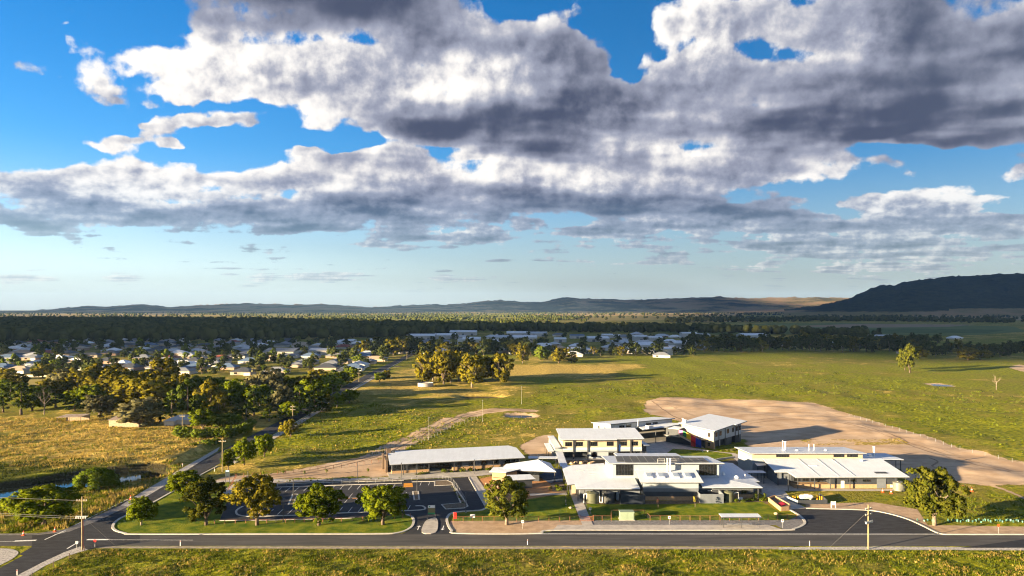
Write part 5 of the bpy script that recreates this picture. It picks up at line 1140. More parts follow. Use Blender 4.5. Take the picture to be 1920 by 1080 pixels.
shrubs((1380, 942), (1442, 938), 14, 'shrub in the garden right of the hall tank, %s from the left', 'shrubs right of the hall', .9)
shrubs((848, 912), (866, 944), 9, 'small shrub in the kerbed car park bed, %s from the top', 'shrubs in the car park bed', .35, (.4, .8), .1)
shrubs((512, 903.8), (750, 897.6), 16, 'yellow-green clump in the planted verge by the path, %s from the left', 'clumps in the planted verge', .25, (.35, .7), .05)
shrubs((1350, 846), (1390, 843), 6, 'shrub in the bed beside the striped block, %s from the left', 'shrubs by the striped block', .8)
# ================================================================ town: houses and sheds
RC = {'white': (0.78, 0.78, 0.77), 'pale grey': (0.52, 0.53, 0.54), 'mid grey': (0.20, 0.21, 0.23), 'charcoal': (0.065, 0.07, 0.08), 'slate blue': (0.10, 0.15, 0.24), 'tan': (0.40, 0.31, 0.22), 'red tiled': (0.26, 0.075, 0.045)}
RM = {k: mat('roof_' + k.replace(' ', '_'), v, .6, var=.1, vscale=.4) for k, v in RC.items()}
WM = [mat('house_wall_%d' % i, c, .85, var=.08, vscale=.5) for i, c in enumerate([(0.42, 0.33, 0.25), (0.55, 0.50, 0.43), (0.33, 0.22, 0.16), (0.48, 0.46, 0.44)])]
M_DOOR = mat('garage_door', (0.62, 0.61, 0.58), .6)
def hip(mb, x0, x1, y0, y1, z, pitch=.40, oh=.6):
    x0 -= oh; x1 += oh; y0 -= oh; y1 += oh; w, d = x1 - x0, y1 - y0; hh = min(w, d) / 2 * pitch; i = min(w, d) / 2
    if w >= d: a, b = (x0 + i, (y0 + y1) / 2), (x1 - i, (y0 + y1) / 2)
    else: a, b = ((x0 + x1) / 2, y0 + i), ((x0 + x1) / 2, y1 - i)
    vs = [(x0, y0, z), (x1, y0, z), (x1, y1, z), (x0, y1, z), (*a, z + hh), (*b, z + hh), (x0, y0, z - .2), (x1, y0, z - .2), (x1, y1, z - .2), (x0, y1, z - .2)]
    fs = [(0, 1, 5, 4), (1, 2, 5), (2, 3, 4, 5), (3, 0, 4)] if w >= d else [(0, 1, 4), (1, 2, 5, 4), (2, 3, 5), (3, 0, 4, 5)]
    mb.add(vs, fs + [(6, 7, 1, 0), (7, 8, 2, 1), (8, 9, 3, 2), (9, 6, 0, 3), (9, 8, 7, 6)]); return mb
HV = []
for sd in range(7):
    r = random.Random(sd + 40); L = r.uniform(15, 22); Dp = r.uniform(11, 15); wx = r.uniform(5.5, 7); side = 1 if sd % 2 else -1
    w0 = (L / 2 - wx) if side > 0 else -L / 2; w1 = w0 + wx
    wall = MB().box(-L / 2, L / 2, -Dp / 2, Dp / 2, 0, 2.75).box(w0 + .01, w1 - .01, -Dp / 2 - 4, -Dp / 2 + .5, 0, 2.72)
    roof = hip(MB(), -L / 2, L / 2, -Dp / 2, Dp / 2, 2.78, r.uniform(.36, .46)); hip(roof, w0 + .3, w1 - .3, -Dp / 2 - 4, -Dp / 2 + 6, 2.80, .40)
    HV.append((wall, roof, MB().box(w0 + .6, w1 - .6, -Dp / 2 - 4.06, -Dp / 2 - 3.98, 0, 2.2), MB().box(-side * L * .1 - 1.2 - side * L * .15, -side * L * .1 + 1.2 - side * L * .15, -Dp / 2 - .05, -Dp / 2 + .02, .9, 2.2)))
HM = {}
def hmesh(v, part_, m):
    k = (v, part_, m.name)
    if k not in HM: HM[k] = HV[v][part_].mesh(('wall', 'roof', 'garage_door', 'window')[part_], m)
    return HM[k]
def house(x, y, rz, v, roofc, wm, label, group, k=1.0):
    o = thing('house', label, 'house', (x, y, 0), rz, group); o.scale = (k, k, k)
    linkmesh('wall', hmesh(v, 0, wm), o); linkmesh('roof', hmesh(v, 1, RM[roofc]), o); linkmesh('garage_door', hmesh(v, 2, M_DOOR), o); linkmesh('window', hmesh(v, 3, M_GLASS), o)
    return o
hr = random.Random(21); hl = []
for row_i in range(14):
    Yr = 556 + row_i * 33 + row_i ** 2 * .55
    x = -130 - hr.uniform(0, 8); xmin = -(960 / FOC) * Yr - 12
    while x > xmin:
        yy = Yr + hr.uniform(-4, 4) + (x + 130) * -.03
        if hr.random() < .66: hl.append((row_i, x, yy))
        x -= hr.uniform(23, 30)
keys = ['white'] * 4 + ['pale grey'] * 4 + ['mid grey'] * 6 + ['charcoal'] * 6 + ['slate blue'] * 3 + ['tan'] * 3 + ['red tiled']
rown = {}
for row_i, x, y in sorted(hl):
    rown[row_i] = rown.get(row_i, 0) + 1; rc = hr.choice(keys)
    house(x, y, (0 if hr.random() < .5 else math.pi) + hr.uniform(-.05, .05) + (math.pi / 2 if hr.random() < .18 else 0), hr.randrange(7), rc, hr.choice(WM), '%s roofed house, %s from the left in the %s estate row from the grove' % (rc, nth(rown[row_i]), nth(row_i + 1)), 'houses of the estate')
tr = random.Random(8); k = 0; tl = []
for _ in range(700):
    Y = tr.uniform(545, 1090); xmin = -(960 / FOC) * Y - 10; x = tr.uniform(xmin, -122)
    if all((x - a) ** 2 + (Y - b) ** 2 > 110 for _, a, b in hl): tl.append((x, Y))
tl = tl[:290]
for i, (x, y) in enumerate(sorted(tl)):
    h = tr.uniform(5.0, 12.5); plant('town' if tr.random() < .8 else 'lime', 'far', x, y, h, h * tr.uniform(.7, 1.05), ('garden tree at the left of the estate, %s from the left', 'garden tree in the middle of the estate, %s from the left', 'garden tree at the street end of the estate, %s from the left')[i // 97] % nth(i % 97 + 1), 'garden trees of the estate', name='garden_tree')
# large sheds
def shed(px0, px1, yb, yt, label, roofc='white', wallm=None, depth=28):
    s = (yb - HORIZ) / CAM_H; x0, Y = g(px0, yb); x1, _ = g(px1, yb); h = max(4.0, (yb - yt) / s * .8); w = x1 - x0
    o = thing('shed', label, 'shed', ((x0 + x1) / 2, Y, 0), 0, 'white sheds of the industrial estate')
    part(o, 'wall', MB().box(-w / 2, w / 2, 0, depth, 0, h), wallm or WM[3])
    mb = MB(); e = h + min(3.0, depth * .08); W2 = w / 2 + .4
    mb.add([(-W2, -.5, h), (W2, -.5, h), (W2, depth / 2, e), (-W2, depth / 2, e), (W2, depth + .5, h), (-W2, depth + .5, h), (-W2, -.5, h + .15), (W2, -.5, h + .15), (W2, depth / 2, e + .15), (-W2, depth / 2, e + .15), (W2, depth + .5, h + .15), (-W2, depth + .5, h + .15)],
           [(6, 7, 8, 9), (9, 8, 10, 11), (3, 2, 1, 0), (5, 4, 2, 3), (0, 1, 7, 6), (1, 2, 8, 7), (2, 4, 10, 8), (4, 5, 11, 10), (5, 3, 9, 11), (3, 0, 6, 9)])
    part(o, 'roof', mb, RM[roofc])
    for q in range(max(1, int(w / 14))): xx = -w / 2 + w * (q + .5) / max(1, int(w / 14)); part(o, 'roller_door', MB().box(xx - 2, xx + 2, -.06, .02, 0, min(h - .5, 3.6)), M_MGREY)
    return o
sl_ = [(768, 815, 637, 628, 'white'), (818, 856, 636, 627, 'white'), (858, 873, 637, 630, 'pale grey'), (843, 893, 629, 621, 'white'), (867, 900, 646, 634, 'white'), (920, 962, 640, 631, 'pale grey'), (963, 1007, 640, 631, 'white'), (950, 990, 631, 623, 'white'), (992, 1026, 631, 624, 'pale grey'), (1040, 1062, 642, 634, 'white'), (1103, 1143, 641, 633, 'white'), (1150, 1180, 650, 641, 'pale grey'),
       (1190, 1215, 640, 629, 'white'), (1217, 1243, 641, 631, 'white'), (1193, 1228, 657, 645, 'white'), (1233, 1262, 666, 652, 'white'), (1265, 1308, 656, 641, 'white'), (1065, 1090, 662, 653, 'white'), (1095, 1120, 663, 657, 'pale grey'), (1280, 1308, 634, 623, 'white'), (1312, 1332, 636, 626, 'pale grey'), (1393, 1440, 636, 627, 'white'), (1450, 1470, 644, 637, 'mid grey'), (1640, 1684, 636, 630.5, 'pale grey'), (640, 662, 647, 637, 'white'), (700, 728, 650, 640, 'white'), (735, 752, 646, 639, 'pale grey'), (1560, 1580, 650, 644, 'white'), (1130, 1150, 634, 627, 'white'), (1070, 1096, 635, 628, 'slate blue')]
for i, (a, b, yb, yt, c) in enumerate(sorted(sl_)): shed(a, b, yb, yt, '%s roofed industrial shed, %s from the left of the sheds' % (c, nth(i + 1)), c, depth=24 if b - a < 30 else 36)
shed(493, 550, 669, 657, 'large grey hall with pale end wall behind the estate houses', 'mid grey', WM[1], 40); shed(578, 617, 666, 655, 'small pale hall with grey roof right of the large grey hall', 'pale grey', WM[1], 24)
for a, b, yb, c, lb in ((1076, 0, 668, 'pale grey', 'pale cottage among the trees at the edge of the sheds'), (1240, 0, 670, 'mid grey', 'grey roofed cottage left of the green field'), (1700, 0, 664, 'red tiled', 'red roofed farmhouse beyond the green field'), (1330, 0, 652, 'white', 'white roofed farmhouse in the tree row beyond the green field'), (1475, 0, 650, 'charcoal', 'dark roofed farmhouse hidden in the far tree row'), (1790, 0, 636, 'white', 'far white farmhouse in the paddocks at the right'), (1528, 0, 646, 'tan', 'tan roofed farmhouse in the second tree row')):
    x, y = g(a, yb); house(x, y, hr.uniform(-.2, .2), hr.randrange(7), c, hr.choice(WM), lb, None)
cr = random.Random(77); cl = []
while len(cl) < 46:
    px_, py_ = cr.uniform(770, 1330), cr.uniform(629, 664); x, y = g(px_, py_)
    if all(abs(x - a) > 20 or abs(y - b) > 24 for a, b in cl) and all(not (a0 - 4 < px_ < b0 + 4 and yb_ - 5 < py_ < yb_ + 3) for a0, b0, yb_, _, _ in sl_): cl.append((x, y))
for i, (x, y) in enumerate(sorted(cl)):
    rc = cr.choice(['white', 'white', 'white', 'pale grey', 'pale grey', 'tan', 'mid grey']); house(x, y, cr.uniform(-.1, .1), cr.randrange(7), rc, cr.choice(WM), '%s roofed building scattered among the sheds, %s from the left' % (rc, nth(i + 1)), 'small buildings among the sheds', cr.uniform(.9, 1.4))
tl2 = []
while len(tl2) < 70:
    px_, py_ = cr.uniform(760, 1340), cr.uniform(630, 667); x, y = g(px_, py_)
    if all((x - a) ** 2 + (y - b) ** 2 > 200 for a, b in cl): tl2.append((x, y))
for i, (x, y) in enumerate(sorted(tl2)):
    h = cr.uniform(6, 13); plant('town', 'far', x, y, h, h * cr.uniform(.8, 1.1), 'dark tree between the sheds, %s from the left' % nth(i + 1), 'trees between the sheds', name='yard_tree')
# old homestead
M_WEATH = mat('weathered_board', (0.42, 0.34, 0.24), .9, col2=(0.30, 0.23, 0.15), vscale=1.5); M_RUST = mat('rusty_iron', (0.34, 0.30, 0.26), .8, col2=(0.24, 0.15, 0.10), vscale=.6)
x, y = g(234, 801); o = thing('old_barn', 'weathered timber barn under the big grey-green gum', 'barn', (x, y, 0))
for i in range(10): part(o, 'board', MB().box(-7 + i * 1.4, -5.62 + i * 1.4, 0, .12, 0, 3.0 + .06 * (i % 3)), M_WEATH)
part(o, 'wall', MB().box(-6.95, 6.9, .13, 6, 0, 2.9), M_WEATH); part(o, 'roof', MB().prism([(-7.4, -.3), (7.4, -.3), (7.4, 6.5), (-7.4, 6.5)], [3.1, 3.1, 3.9, 3.9], [3.2, 3.2, 4.0, 4.0]), M_RUST)
x, y = g(130, 793); o = thing('open_shed', 'low flat-roofed open shed in the golden paddock', 'shed', (x, y, 0), .12)
part(o, 'roof', MB().prism([(-5.5, 0), (5, 0), (6, 7), (-4.5, 7)], [2.5, 2.6, 3.0, 2.9], [2.62, 2.72, 3.12, 3.02]), M_RUST)
for px_, py_ in ((-5.2, .3), (0, .3), (4.7, .3), (-4.3, 6.6), (5.6, 6.6)): part(o, 'post', MB().tube((px_, py_, 0), (px_, py_, 2.7), .1), M_BARKG)
part(o, 'wall', MB().box(-4.4, 5.7, 6.7, 6.85, 0, 2.8), M_WEATH)
x, y = g(350, 793); house(x, y, .1, 2, 'pale grey', WM[1], 'white weatherboard cottage half hidden behind the homestead hedge', None, .75)
x, y = g(798, 724); o = thing('stock_tank', 'round grey concrete tank under the gum clump', 'tank', (x, y, 0)); part(o, 'wall', MB().lathe([(5.2, 0), (5.2, 2.3), (4.95, 2.3), (4.95, 1.9)], 0, 0, 28), mat('tank_concrete', (0.33, 0.31, 0.29), .9, var=.15, vscale=.8)); part(o, 'water_surface', MB().lathe([(4.9, 1.7), (4.9, 1.75)], 0, 0, 28), water_mat())
# long pale fence at the back of the left houses
o = thing('boundary_fence', 'long pale metal fence behind the left-hand houses', 'fence')
for i in range(18): a = Vector(g(17 + i * 5.3, 707)); part(o, 'fence_panel', MB().box(a.x, a.x + 2.15, a.y, a.y + .05, 0, 1.8), mat('cream_steel', (0.52, 0.45, 0.35), .7))
# ================================================================ poles, lamps, signs, fences and small things
M_TIMBER = mat('pole_timber', (0.30, 0.24, 0.13), .9, col2=(0.20, 0.16, 0.10), vscale=1.2); M_BRN = mat('fence_brown', (0.21, 0.085, 0.045), .8, var=.15, vscale=1)
M_RED = mat('red_paint', (0.62, 0.02, 0.015), .5); M_YEL = mat('yellow_paint', (0.68, 0.33, 0.015), .5); M_GREENB = mat('kiosk_green', (0.22, 0.28, 0.20), .6, var=.06, vscale=1); M_TEAL = mat('guard_plastic', (0.10, 0.23, 0.20), .5); M_CONE = mat('cone_orange', (0.72, 0.09, 0.02), .5)
M_PGALV = mat('dull_zinc', (0.22, 0.21, 0.18), .6, var=.1, vscale=2)
M_WIRE = mat('wire', (0.10, 0.10, 0.10), .5)
def power_pole(px, py, h, label, armz=None, extra=True, arms=1, r0=.17, rz=0.0):
    x, y = g(px, py); o = thing('power_pole', label, 'power pole', (x, y, 0), rz, 'timber power poles')
    part(o, 'post', MB().tube((0, 0, -.2), (0, 0, h), r0, r0 * .7, 10), M_TIMBER)
    for k in range(arms):
        z = h - .9 - k * 1.3; a = part(o, 'crossarm', MB().box(-1.15, 1.15, -.2, -.08, z - .07, z + .07), M_TIMBER)
        for xx in (-1.0, -.5, .5, 1.0): part(a, 'insulator', MB().lathe([(.05, 0), (.07, .06), (.05, .12), (.07, .18), (.03, .26)], xx, -.14, 8, z + .07), M_WSTEEL)
    if extra:
        c = MB()
        for q in range(5): c.box(-1.2 + q * .5, -.95 + q * .5, -.42, -.16, h * .62 - .3, h * .62 + .12)
        c.box(-1.3, 1.3, -.2, -.1, h * .62 + .1, h * .62 + .22); part(o, 'fuse_rack', c, M_GALV)
        part(o, 'cable', MB().tube((.2, 0, .2), (.2, 0, h * .6), .05, n=6), M_RED if extra == 2 else M_STEEL)
    return o
def wire(label, pts, r=.02, sag=0.0, name='wire', cat='wire'):
    mb = MB(); P = [Vector(p) for p in pts]
    for a, b in zip(P[:-1], P[1:]):
        n = 8; prev = a
        for i in range(1, n + 1):
            t = i / n; q = a.lerp(b, t) - Vector((0, 0, sag * 4 * t * (1 - t))); mb.tube(prev, q, r, n=4, cap=False); prev = q
    return tag(mb.build(name, M_WIRE), label, cat)
power_pole(154, 1031, 11.5, 'tall timber power pole at the road junction corner', arms=1, extra=2)
power_pole(1628, 1029.5, 9.6, 'timber power pole on the verge before the bus bay', arms=2, extra=2, rz=.5)
power_pole(417, 885, 10.6, 'power pole beside the slim roadside tree', extra=False)
power_pole(549, 793, 8.2, 'power pole by the pale footpath with a white box', arms=2, extra=False)
power_pole(623, 745, 7.5, 'power pole farther along the side street', extra=False); power_pole(673, 716, 7.0, 'small power pole by the street trees', extra=False)
power_pole(342, 818, 9.0, 'power pole rising from the homestead hedge', extra=False); power_pole(763, 675, 8.5, 'farthest power pole where the street reaches the sheds', extra=False)
A0 = Vector(g(154, 1031)); S0 = Vector(g(221, 1027.5)); wire('steel stay wire from the junction power pole to the verge', [(A0.x + .1, A0.y, 7.2), (S0.x, S0.y, .0)], .022, name='stay_wire')
A1 = Vector(g(1628, 1029.5)); S1 = Vector(g(1556, 1026)); wire('steel stay wire of the power pole before the bus bay', [(A1.x - .2, A1.y, 8.0), (S1.x, S1.y, 0)], .022, name='stay_wire')
for k, zz in enumerate((7.1, 6.7, 10.6)): wire('%s overhead wire running left from the junction pole' % ('upper', 'lower', 'top')[k], [(A0.x, A0.y, zz), (-190, 172, zz - .4)], .03, .6, name='overhead_wire')
# thin poles in the paddocks
for i, (px, py, tp, lb) in enumerate([(733, 736, 707, 'thin pale pole in the dry paddock near the street'), (804, 826, 783, 'thin pale pole on the bend of the dirt track'), (905, 791, 750, 'thin pale pole beside the dam'), (978, 758, 725, 'thin pole at the edge of the green field')]):
    x, y = g(px, py); s = (py - HORIZ) / CAM_H; h = (py - tp) / s; o = thing('paddock_pole', lb, 'pole', (x, y, 0)); part(o, 'shaft', MB().tube((0, 0, 0), (0, 0, h), .08, .05, 8), M_PGALV); part(o, 'base_guard', MB().tube((0, 0, 0), (0, 0, 1.1), .12, n=8), M_PGALV); part(o, 'cap', MB().box(-.3, .3, -.06, .06, h - .1, h), M_GALV)
# car park and path lamps
for i, (px, py, tp, lb) in enumerate([(550, 935, 899, 'in the kerbed bed of the car park'), (531, 979, 938, 'on the lawn edge below the car park'), (465, 905, 884, 'beside the path at the car park entry corner'), (782, 924, 893, 'in the second kerbed bed near the orange hatch'), (873.5, 960.5, 924, 'at the right driveway of the car park'), (753, 901, 868, 'in front of the office entry'), (670, 897, 866, 'above the dirt strip by the path'), (890, 889, 862, 'at the middle of the office porch'), (1061, 946, 925, 'on the lawn left of the hall path'), (1478, 922, 899, 'at the corner of the teaching block'), (1009, 881, 852, 'behind the pavilion')]):
    x, y = g(px, py); s = (py - HORIZ) / CAM_H; h = (py - tp) / s; o = thing('lamp_post', 'dark slender lamp post ' + lb, 'lamp post', (x, y, 0), 0, 'school lamp posts')
    part(o, 'post', MB().tube((0, 0, 0), (0, 0, h), .12, .08, 8), M_STEEL); hd = part(o, 'lamp_head', MB().box(-.12, .12, -.75, .05, h - .02, h + .08), M_STEEL); part(hd, 'lens', MB().box(-.09, .09, -.7, -.3, h - .035, h - .022), M_WSTEEL); part(o, 'base_plate', MB().box(-.18, .18, -.18, .18, 0, .06), M_GALV)
# fences: each post and rail its own part
def fence(label, pts, step, h, m, rails=1, wires=0, r=.05, name='fence', railr=.04):
    o = thing(name, label, 'fence'); P = [Vector((*p, 0)) for p in pts]; pm = MB().box(-r, r, -r, r, -.15, h).mesh('post', m); pos = []
    for a, b in zip(P[:-1], P[1:]):
        n = max(1, round((b - a).length / step))
        for i in range(n): pos.append(a.lerp(b, i / n))
    pos.append(P[-1])
    for p in pos: linkmesh('post', pm, o, tuple(p))
    for j in range(rails):
        z = h * (1 - j / max(1, rails)) - .06; mb = MB()
        for a, b in zip(P[:-1], P[1:]): mb.tube((a.x, a.y, z), (b.x, b.y, z), railr, n=5)
        part(o, 'rail', mb, m)
    for j in range(wires):
        z = h * (j + 1) / (wires + 1.2); mb = MB()
        for a, b in zip(P[:-1], P[1:]): mb.tube((a.x, a.y, z), (b.x, b.y, z), .012, n=4)
        part(o, 'fence_wire', mb, M_WIRE)
    return o
fence('brown post and rail fence above the car park dirt strip', gs((441, 896), (520, 889), (640, 877), (737, 863)), 2.5, 1.15, M_BRN, 1, 3)
fence('low brown log fence between the car park and its lawn', gs((402, 982), (500, 981), (640, 978), (740, 973), (770, 970)), 2.35, .95, M_BRN, 1, 0, .07)
fence('brown school fence along the dirt verge left of the gate', gs((850, 979), (905, 978), (990, 978), (1088, 977)), 2.6, 1.35, M_BRN, 1, 4)
fence('brown school fence along the front lawn right of the gate', gs((1112, 977), (1146, 977), (1146, 966), (1208, 966), (1219, 977), (1350, 977), (1494, 974)), 2.4, 1.35, M_BRN, 1, 4)
fence('wire fence on steel pickets along the dirt track', gs((725, 856), (790, 832), (820, 816), (850, 801), (890, 786), (905, 779)), 4.0, 1.2, M_GALV, 0, 3, .035)
fence('wire fence on pickets along the edge of the bare earth', gs((1592, 780), (1700, 811), (1800, 843), (1925, 872)), 5.0, 1.2, M_GALV, 0, 3, .035)
fence('wire paddock fence below the corner power pole', gs((158, 1034), (130, 1048), (100, 1064), (60, 1085)), 4.0, 1.2, M_BARKG, 0, 3, .06)
fence('mesh fence between the car park lane and the bays', gs((520, 911), (640, 907), (752, 903.6)), 2.6, 1.1, M_GALV, 1, 2, .03, railr=.02)
fence('curved mesh fence round the right car park lane', smooth_line(gs((772, 901), (812, 898), (836, 899), (850, 906), (866, 930), (875, 946)), 3), 2.2, 1.1, M_GALV, 1, 2, .03, railr=.02)
fence('timber handrail beside the entry path at the junction corner', gs((427, 922), (438, 904), (443, 894)), 2.0, 1.1, M_BRN, 2, 0)
fence('dark handrail along the path from the school gate to the hall', gs((1112, 975), (1098, 950), (1088, 928)), 2.2, 1.0, M_STEEL, 1, 2, .03)
x, y = g(1100, 977); o = thing('school_gate', 'brown double gate at the end of the hall path', 'gate', (x, y, 0))
for sgn in (-1, 1):
    lf = part(o, 'gate_leaf', MB().box(min(0.04 * sgn, 1.45 * sgn), max(.04 * sgn, 1.45 * sgn), -.03, .03, 1.12, 1.2).box(min(0.04 * sgn, 1.45 * sgn), max(.04 * sgn, 1.45 * sgn), -.03, .03, .12, .2), M_BRN)
    for i in range(8): part(lf, 'bar', MB().box(sgn * (.1 + i * .18) - .025, sgn * (.1 + i * .18) + .025, -.025, .025, .2, 1.12), M_BRN)
    part(o, 'gate_post', MB().box(sgn * 1.6 - .08, sgn * 1.6 + .08, -.08, .08, 0, 1.5), M_BRN)
# entrance sign, corner sign and street signs
def board_sign(px, py, w, z0, z1, label, bands_, postc=M_STEEL, rz=0.0, cat='sign', name='sign_board'):
    x, y = g(px, py); o = thing(name, label, cat, (x, y, .1), rz)
    for s in (-1, 1): part(o, 'post', MB().box(s * w / 2 - .06, s * w / 2 + .06, -.06, .06, 0, z1 + .05), postc)
    tot = sum(b[0] for b in bands_); z = z1
    for fr_, m in bands_:
        zz = z - (z1 - z0) * fr_ / tot; part(o, 'panel', MB().box(-w / 2 + .07, w / 2 - .07, -.05, .03, zz + .004, z), m); z = zz
    return o
M_SGN = mat('sign_green', (0.02, 0.22, 0.10), .5); M_SGB = mat('sign_brown', (0.16, 0.14, 0.06), .5); M_SGD = mat('sign_dark', (0.02, 0.035, 0.045), .5); M_SGT = mat('sign_teal', (0.30, 0.52, 0.55), .5)
sg = board_sign(809, 977, 1.8, 1.6, 3.75, 'school entrance sign with white, olive and green panels on the splitter island', [(.30, M_WSTEEL), (.52, M_SGB), (.18, M_SGN)])
part(sg, 'crest', MB().tube((-.45, -.06, 3.45), (-.45, -.075, 3.45), .16, n=14), M_SGN)
board_sign(426.5, 907, 1.2, 2.1, 3.9, 'tall dark sign with pale teal top beside the entry path', [(.25, M_SGT), (.75, M_SGD)])
board_sign(1562.5, 953, 1.1, .75, 1.65, 'white notice board on legs at the edge of the bus bay', [(1, M_WSTEEL)], M_WSTEEL)
def post_sign(px, py, h, label, m, shape='rect', grp='street signs'):
    x, y = g(px, py); o = thing('street_sign', label, 'sign', (x, y, 0), 0, grp); part(o, 'post', MB().tube((0, 0, 0), (0, 0, h), .035, n=6), M_GALV)
    part(o, 'plate', MB().box(-.28, .28, -.06, -.036, h - .62, h) if shape == 'rect' else MB().tube((0, -.06, h - .3), (0, -.036, h - .3), .32, n=16), m)
    if m is M_WSTEEL and shape == 'rect': part(o, 'red_roundel', MB().tube((0.05, -.061, h - .3), (0.05, -.075, h - .3), .16, n=14), M_RED)
post_sign(980, 991.5, 2.0, 'red and white street sign in front of the dark verge gum', M_WSTEEL); post_sign(1467, 990.5, 2.1, 'red and white bus zone sign at the right end of the bus stop', M_WSTEEL); post_sign(1255, 984, 2.1, 'white sign post before the lawn right of the kiosk', M_WSTEEL)
post_sign(1872, 1001.5, 2.3, 'orange-red sign on the dirt verge at the far right', M_CONE, 'disc'); post_sign(178, 1026, 1.7, 'small red roundel sign beside the junction pole', M_RED, 'disc'); post_sign(144, 1030, 1.8, 'street sign with its pale back at the junction corner', M_GALV)
post_sign(593, 772, 3.2, 'white box sign beside the side street', M_WSTEEL); post_sign(1107, 963, 1.6, 'short pale post sign next to the hall path', M_GALV)
gp = MB().box(-.06, .06, -.03, .03, 0, 1.15)
gp2 = gp.mesh('post', M_WSTEEL); rf = MB().box(-.05, .05, -.045, -.031, .9, 1.05).mesh('reflector', M_RED)
for i, (px, py, lb) in enumerate([(338, 1023.5, 'left of the middle of the verge'), (989, 1021.5, 'below the dirt verge gum'), (1518, 1024, 'before the bus bay'), (342, 875, 'on the gravel of the side road'), (402, 884, 'on the side road kerb near the trees'), (32, 1079, 'at the very bottom left')]):
    x, y = g(px, py); o = thing('guide_post', 'white roadside guide post ' + lb, 'guide post', (x, y, 0), 0, 'guide posts'); linkmesh('post', gp2, o); linkmesh('reflector', rf, o)
# traffic cones
cn = MB().lathe([(.17, .04), (.14, .2), (.09, .45), (.03, .72)], 0, 0, 10).mesh('body', M_CONE); cb = MB().box(-.22, .22, -.22, .22, 0, .05).mesh('base', M_CONE); cs = MB().lathe([(.125, .30), (.098, .44)], 0, 0, 10).mesh('stripe', M_WSTEEL)
for px, py, lb in [(44, 1004, 'far left road edge'), (103, 997, 'road edge left of the junction pole'), (1655, 923, 'grass near the water tank'), (1671, 925.5, 'grass just right of the other tank cone'), (1806, 917, 'bare earth behind the right gum'), (1822, 921.5, 'bare earth farther right behind the gum'), (245, 936, 'gravel of the side road')]:
    x, y = g(px, py); o = thing('traffic_cone', 'orange traffic cone on the ' + lb, 'traffic cone', (x, y, .03), 0, 'traffic cones'); o.scale = (1.5, 1.5, 1.5); linkmesh('body', cn, o); linkmesh('base', cb, o); linkmesh('stripe', cs, o)
# bus shelter
bx_, by_ = g(1390, 990); o = thing('bus_shelter', 'long open bus shelter with flat white roof on the footpath', 'bus shelter', (bx_, by_, .08))
for xx in (-4.2, 0, 4.2): part(o, 'column', MB().box(xx - .05, xx + .05, -.05, .05, 0, 2.5), M_STEEL); part(o, 'column', MB().box(xx - .05, xx + .05, 1.75, 1.85, 0, 2.6), M_STEEL)
part(o, 'roof', MB().prism([(-4.7, -.35), (4.7, -.35), (4.7, 2.2), (-4.7, 2.2)], [2.5, 2.5, 2.62, 2.62], [2.58, 2.58, 2.72, 2.72]), M_ROOF); part(o, 'fascia', MB().box(-4.72, 4.72, -.4, -.352, 2.4, 2.6), M_STEEL); part(o, 'bench', MB().box(-3, 3, 1.2, 1.6, .42, .48), M_GALV)
# substation kiosk
kx, ky = g(1176, 976); o = thing('kiosk_substation', 'pale green electrical kiosk inside its brown fence', 'kiosk', (kx, ky, 0)); part(o, 'cabinet', MB().box(-1.7, 1.7, 0, 2.0, .1, 1.95), M_GREENB); part(o, 'lid', MB().box(-1.78, 1.78, -.08, 2.08, 1.952, 2.08), M_GREENB); part(o, 'door', MB().box(-1.5, .1, -.03, .005, .3, 1.8), M_GREENB); part(o, 'door', MB().box(.14, 1.55, -.03, .005, .3, 1.8), M_GREENB); part(o, 'plinth', MB().box(-1.9, 1.9, -.2, 2.2, 0, .1), M_CONC)
# red post box, pit lid
x, y = g(853, 975); o = thing('red_banner', 'tall red banner sign at the school driveway', 'sign', (x, y, .02)); part(o, 'panel', MB().box(-.38, .38, -.04, .04, .25, 1.85), M_RED); part(o, 'pole', MB().tube((-.42, 0, 0), (-.42, 0, 1.95), .03), M_GALV)
x, y = g(886, 970); tag(MB().prism([(-.6, -.4), (.6, -.4), (.6, .4), (-.6, .4)], 0, [.35, .35, .6, .6]).build('service_pit', M_WSTEEL, loc=(x, y, .02)), 'white sloping service pit lid on the lawn by the driveway', 'service pit')
# water tanks
def tank(px, py, dia, h, label, m):
    x, y = g(px, py); r = dia / 2; o = thing('water_tank', label, 'water tank', (x, y + r, .05), 0, 'round water tanks'); prof = [(r, 0)]
    for i in range(9): z = h * (i + .5) / 9; prof += [(r, z - .1), (r + .03, z), (r, z + .1)]
    prof += [(r, h)]; part(o, 'drum', MB().lathe(prof, 0, 0, 30), m, smooth=True); part(o, 'lid', MB().lathe([(r + .05, h), (r + .05, h + .08), (r * .3, h + .42), (.1, h + .45)], 0, 0, 30), m); part(o, 'hatch', MB().lathe([(.3, h + .3), (.3, h + .5)], -r * .4, -r * .3, 12), m); return o
M_TK1 = mat('tank_olive', (0.075, 0.080, 0.048), .6, var=.1, vscale=1); M_TK2 = mat('tank_charcoal', (0.040, 0.043, 0.045), .6); M_TK3 = mat('tank_zinc', (0.17, 0.17, 0.145), .5, metal=.3, var=.15, vscale=1.2)
tank(1112.5, 945, 3.4, 2.5, 'olive green water tank left of the charcoal tank before the hall', M_TK1); tank(1142, 945, 3.4, 2.5, 'charcoal water tank right of the olive tank before the hall', M_TK2); tank(1370, 942.5, 2.6, 2.5, 'tall olive tank beside the grey enclosure at the hall', M_TK1); tank(1692, 922, 3.3, 2.2, 'zinc water tank at the right end of the teaching block', M_TK3)
def pipes(label, pts, loc):
    o = MB(); P = [Vector(p) for p in pts]
    for a, b in zip(P[:-1], P[1:]): o.tube(a, b, .12, n=8)
    tag(o.build('downpipe', M_WSTEEL, loc=loc), label, 'pipe')
